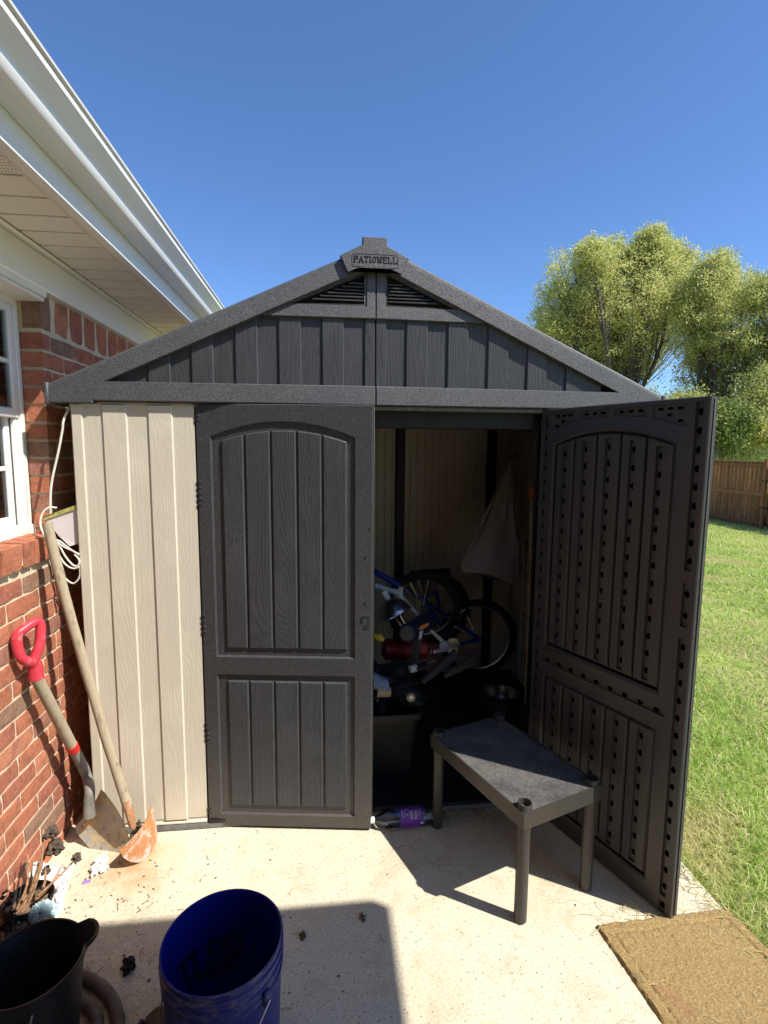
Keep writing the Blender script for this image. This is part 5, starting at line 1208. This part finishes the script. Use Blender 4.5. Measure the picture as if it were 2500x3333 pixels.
# ---------------------------------------------------------------- trees
def leaves(centres, n_each, spread, size, droop=.3):
    C0 = np.repeat(np.array(centres), n_each, 0); n = len(C0)
    P = C0+rng.normal(0, 1, (n, 3))*np.array(spread)
    a = rng.normal(0, 1, (n, 3)); a[:, 2] -= droop; a /= np.linalg.norm(a, axis=1)[:, None]
    b = rng.normal(0, 1, (n, 3)); b -= (b*a).sum(1)[:, None]*a; b /= np.linalg.norm(b, axis=1)[:, None]
    L = size*(.6+.8*rng.random(n))[:, None]; w = L*.24
    V = np.stack([P-a*L/2, P+b*w, P+a*L/2, P-b*w], 1).reshape(-1, 3); F = np.arange(n*4).reshape(-1, 4); return V, F
def tree(name, base, blobs, label, cat, mat_, dens=1.0, size=.16, trunk_r=.22, spread=.30, group=None, lean=(0, 0)):
    """blobs: (centre xyz, radius) volumes the twigs reach into"""
    t_ = thing(name, base, label, cat, group); B_ = Vector(base); m = MB(); tips = []
    cz = sum(b[0][2] for b in blobs)/len(blobs)
    fork = Vector((B_.x, B_.y, B_.z+(cz-B_.z)*.30))
    m.tube([B_+Vector((0, 0, -.2)), B_.lerp(fork, .5)+Vector((.08, .05, 0)), fork], [trunk_r*1.25, trunk_r, trunk_r*.85], 10)
    for c_, r in blobs:
        c_ = Vector(c_); f0 = B_.lerp(fork, random.uniform(.55, 1.25)); mid = f0.lerp(c_, .5)+Vector((random.gauss(0, .5), random.gauss(0, .5), -.25*r)); q = catmull([f0, mid, c_+Vector((0, 0, r*.2))], 5)
        m.tube(q, [trunk_r*.55*(1-k/len(q))+.03 for k in range(len(q))], 7)
        nb = int(14+r*13)
        for k in range(nb):
            s_ = q[random.randrange(len(q)//3, len(q))]; d = Vector((random.gauss(0, 1), random.gauss(0, 1), random.gauss(.35, .8))).normalized(); e = c_+d*r*random.uniform(.6, 1.30)
            mm = s_.lerp(e, .5)+Vector((0, 0, -.1*r)); br = catmull([s_, mm, e], 3); m.tube(br, [.034*(1-k2/len(br))+.008 for k2 in range(len(br))], 4, False)
            for f in (.45, .6, .7, .8, .87, .94, 1.0): tips.append(tuple(s_.lerp(e, f)+Vector((random.gauss(0, .13), random.gauss(0, .13), random.gauss(0, .13)))*r*.5))
        for k in range(int(60+30*r)):
            d = Vector((random.gauss(0, 1), random.gauss(0, 1), random.gauss(.25, 1))).normalized(); k2 = random.uniform(.9, 1.05+.75*random.random()**2)
            for q_ in range(3): tips.append(tuple(c_+d*r*(k2-.07*q_)+Vector((0, 0, .06*q_))))
        for k in range(int(9*r*r*dens)):
            d = Vector((random.gauss(0, 1), random.gauss(0, 1), random.gauss(0, 1))).normalized(); tips.append(tuple(c_+d*r*random.random()**.4))
    obj('trunk', m, 'bark', t_, 60)
    V, F = leaves(tips, int(15*dens), (spread, spread, spread*.8), size); raw('crown', V, F, mat_, t_, None, loc=tuple(t_.location)); return t_
def blob(px, py, rpx, Y):
    p = at(px, py, 'y', Y); return ((p.x, p.y, p.z), rpx/FPX*(Y-CAM[1])*1.02)
def BL(Y, L): return [blob(a, b, c_, Y+d_) for a, b, c_, d_ in L]
Y1 = 27
tree('tree', (at(2010, 1400, 'y', Y1).x, Y1, -.6), BL(Y1, [(1880, 920, 95, 0), (1930, 850, 55, -1), (1995, 855, 50, 1), (1830, 1010, 85, 1), (1995, 960, 100, 1), (2120, 870, 75, 0), (2122, 785, 36, 0), (2165, 822, 36, 1), (2085, 840, 44, 1), (2130, 850, 50, 0), (2070, 1010, 105, -1), (1880, 1060, 95, 1), (1960, 1110, 90, 0), (2180, 960, 75, 1), (1790, 1075, 45, 0), (2060, 1130, 80, 1), (2215, 1040, 80, 2), (2200, 880, 55, 1), (1960, 1190, 70, 1)]),
     'tall yellow-green tree directly right of the shed roof', 'tree', 'leaf1', 1.0, .125, .20, .19)
Y2 = 24
tree('tree', (at(2330, 1420, 'y', Y2).x, Y2, -.6), BL(Y2, [(2310, 960, 85, 0), (2330, 890, 55, 0), (2390, 960, 70, 1), (2270, 1070, 85, 0), (2380, 1080, 100, -1), (2430, 1180, 90, 0), (2290, 1200, 85, 1), (2370, 1290, 90, 0), (2450, 1340, 70, 1), (2240, 1330, 50, 1), (2250, 980, 60, 1)]),
     'broad yellowing tree behind the fence right of the tallest tree', 'tree', 'leaf1', 1.0, .115, .18, .18)
Y3 = 22
tree('tree', (at(2590, 1420, 'y', Y3).x, Y3, -.6), BL(Y3, [(2480, 970, 60, 0), (2550, 1000, 100, 0), (2500, 1120, 90, 1), (2620, 1180, 140, 0), (2500, 1270, 80, -1), (2720, 1050, 120, 0), (2470, 1390, 55, 0)]),
     'yellow-green tree cut off by the right picture edge', 'tree', 'leaf2', 1.0, .105, .2, .2)
Y4 = 20
for (bx, L, lb, mt, dn) in ((2360, [(2350, 1420, 50, 0), (2400, 1380, 45, 0), (2330, 1370, 45, 0), (2440, 1430, 45, 1)], 'dark dense bush behind the fence nearest the open door', 'leaf3', 1.7),
                            (2150, [(2120, 1370, 60, 0), (2200, 1350, 60, 0), (2270, 1370, 60, 0)], 'olive green bush mostly hidden behind the open door', 'leaf2', 1.2),
                            (2480, [(2475, 1400, 60, 0), (2550, 1330, 70, 0), (2430, 1350, 50, 1)], 'olive bush above the fence gate', 'leaf1', 1.2)):
    tree('bush', (at(bx, 1440, 'y', Y4).x, Y4, -.6), BL(Y4, L), lb, 'bush', mt, dn, .12, .06, .2)
# reeds along the back of the fence, and a distant tree line
n = 9000; x = rng.uniform(12.1, 13.6, n); y = rng.uniform(9, 30, n); h = rng.uniform(1.5, 2.25, n)*(1+.12*np.sin(y*1.7)); a = rng.uniform(0, 2*pi, n); lx, ly = rng.normal(0, .22, n), rng.normal(0, .22, n)
V = np.stack([np.c_[x-.02*np.cos(a), y-.02*np.sin(a), np.full(n, -.5)], np.c_[x+.02*np.cos(a), y+.02*np.sin(a), np.full(n, -.5)], np.c_[x+lx, y+ly, -.5+h]], 1).reshape(-1, 3)
o = raw('reeds', V, np.arange(n*3).reshape(-1, 3), 'reed'); o['label'] = 'tall bright green weeds growing behind the fence'; o['category'] = 'weeds'
ct = []
for k in range(420):
    a = rng.uniform(-.35, 2.2); R_ = rng.uniform(55, 75); hgt = 3+4.5*rng.random()+2*sin(k)
    for j in range(4): ct.append((R_*sin(a)+rng.normal(0, 1.5), R_*cos(a)+rng.normal(0, 1.5), -1+hgt*rng.random()))
V, F = leaves(ct, 22, (1.1, 1.1, .9), .8); o = raw('distant_trees', V, F, 'leaf3'); o['label'] = 'far dark line of trees beyond the yard'; o['category'] = 'trees'
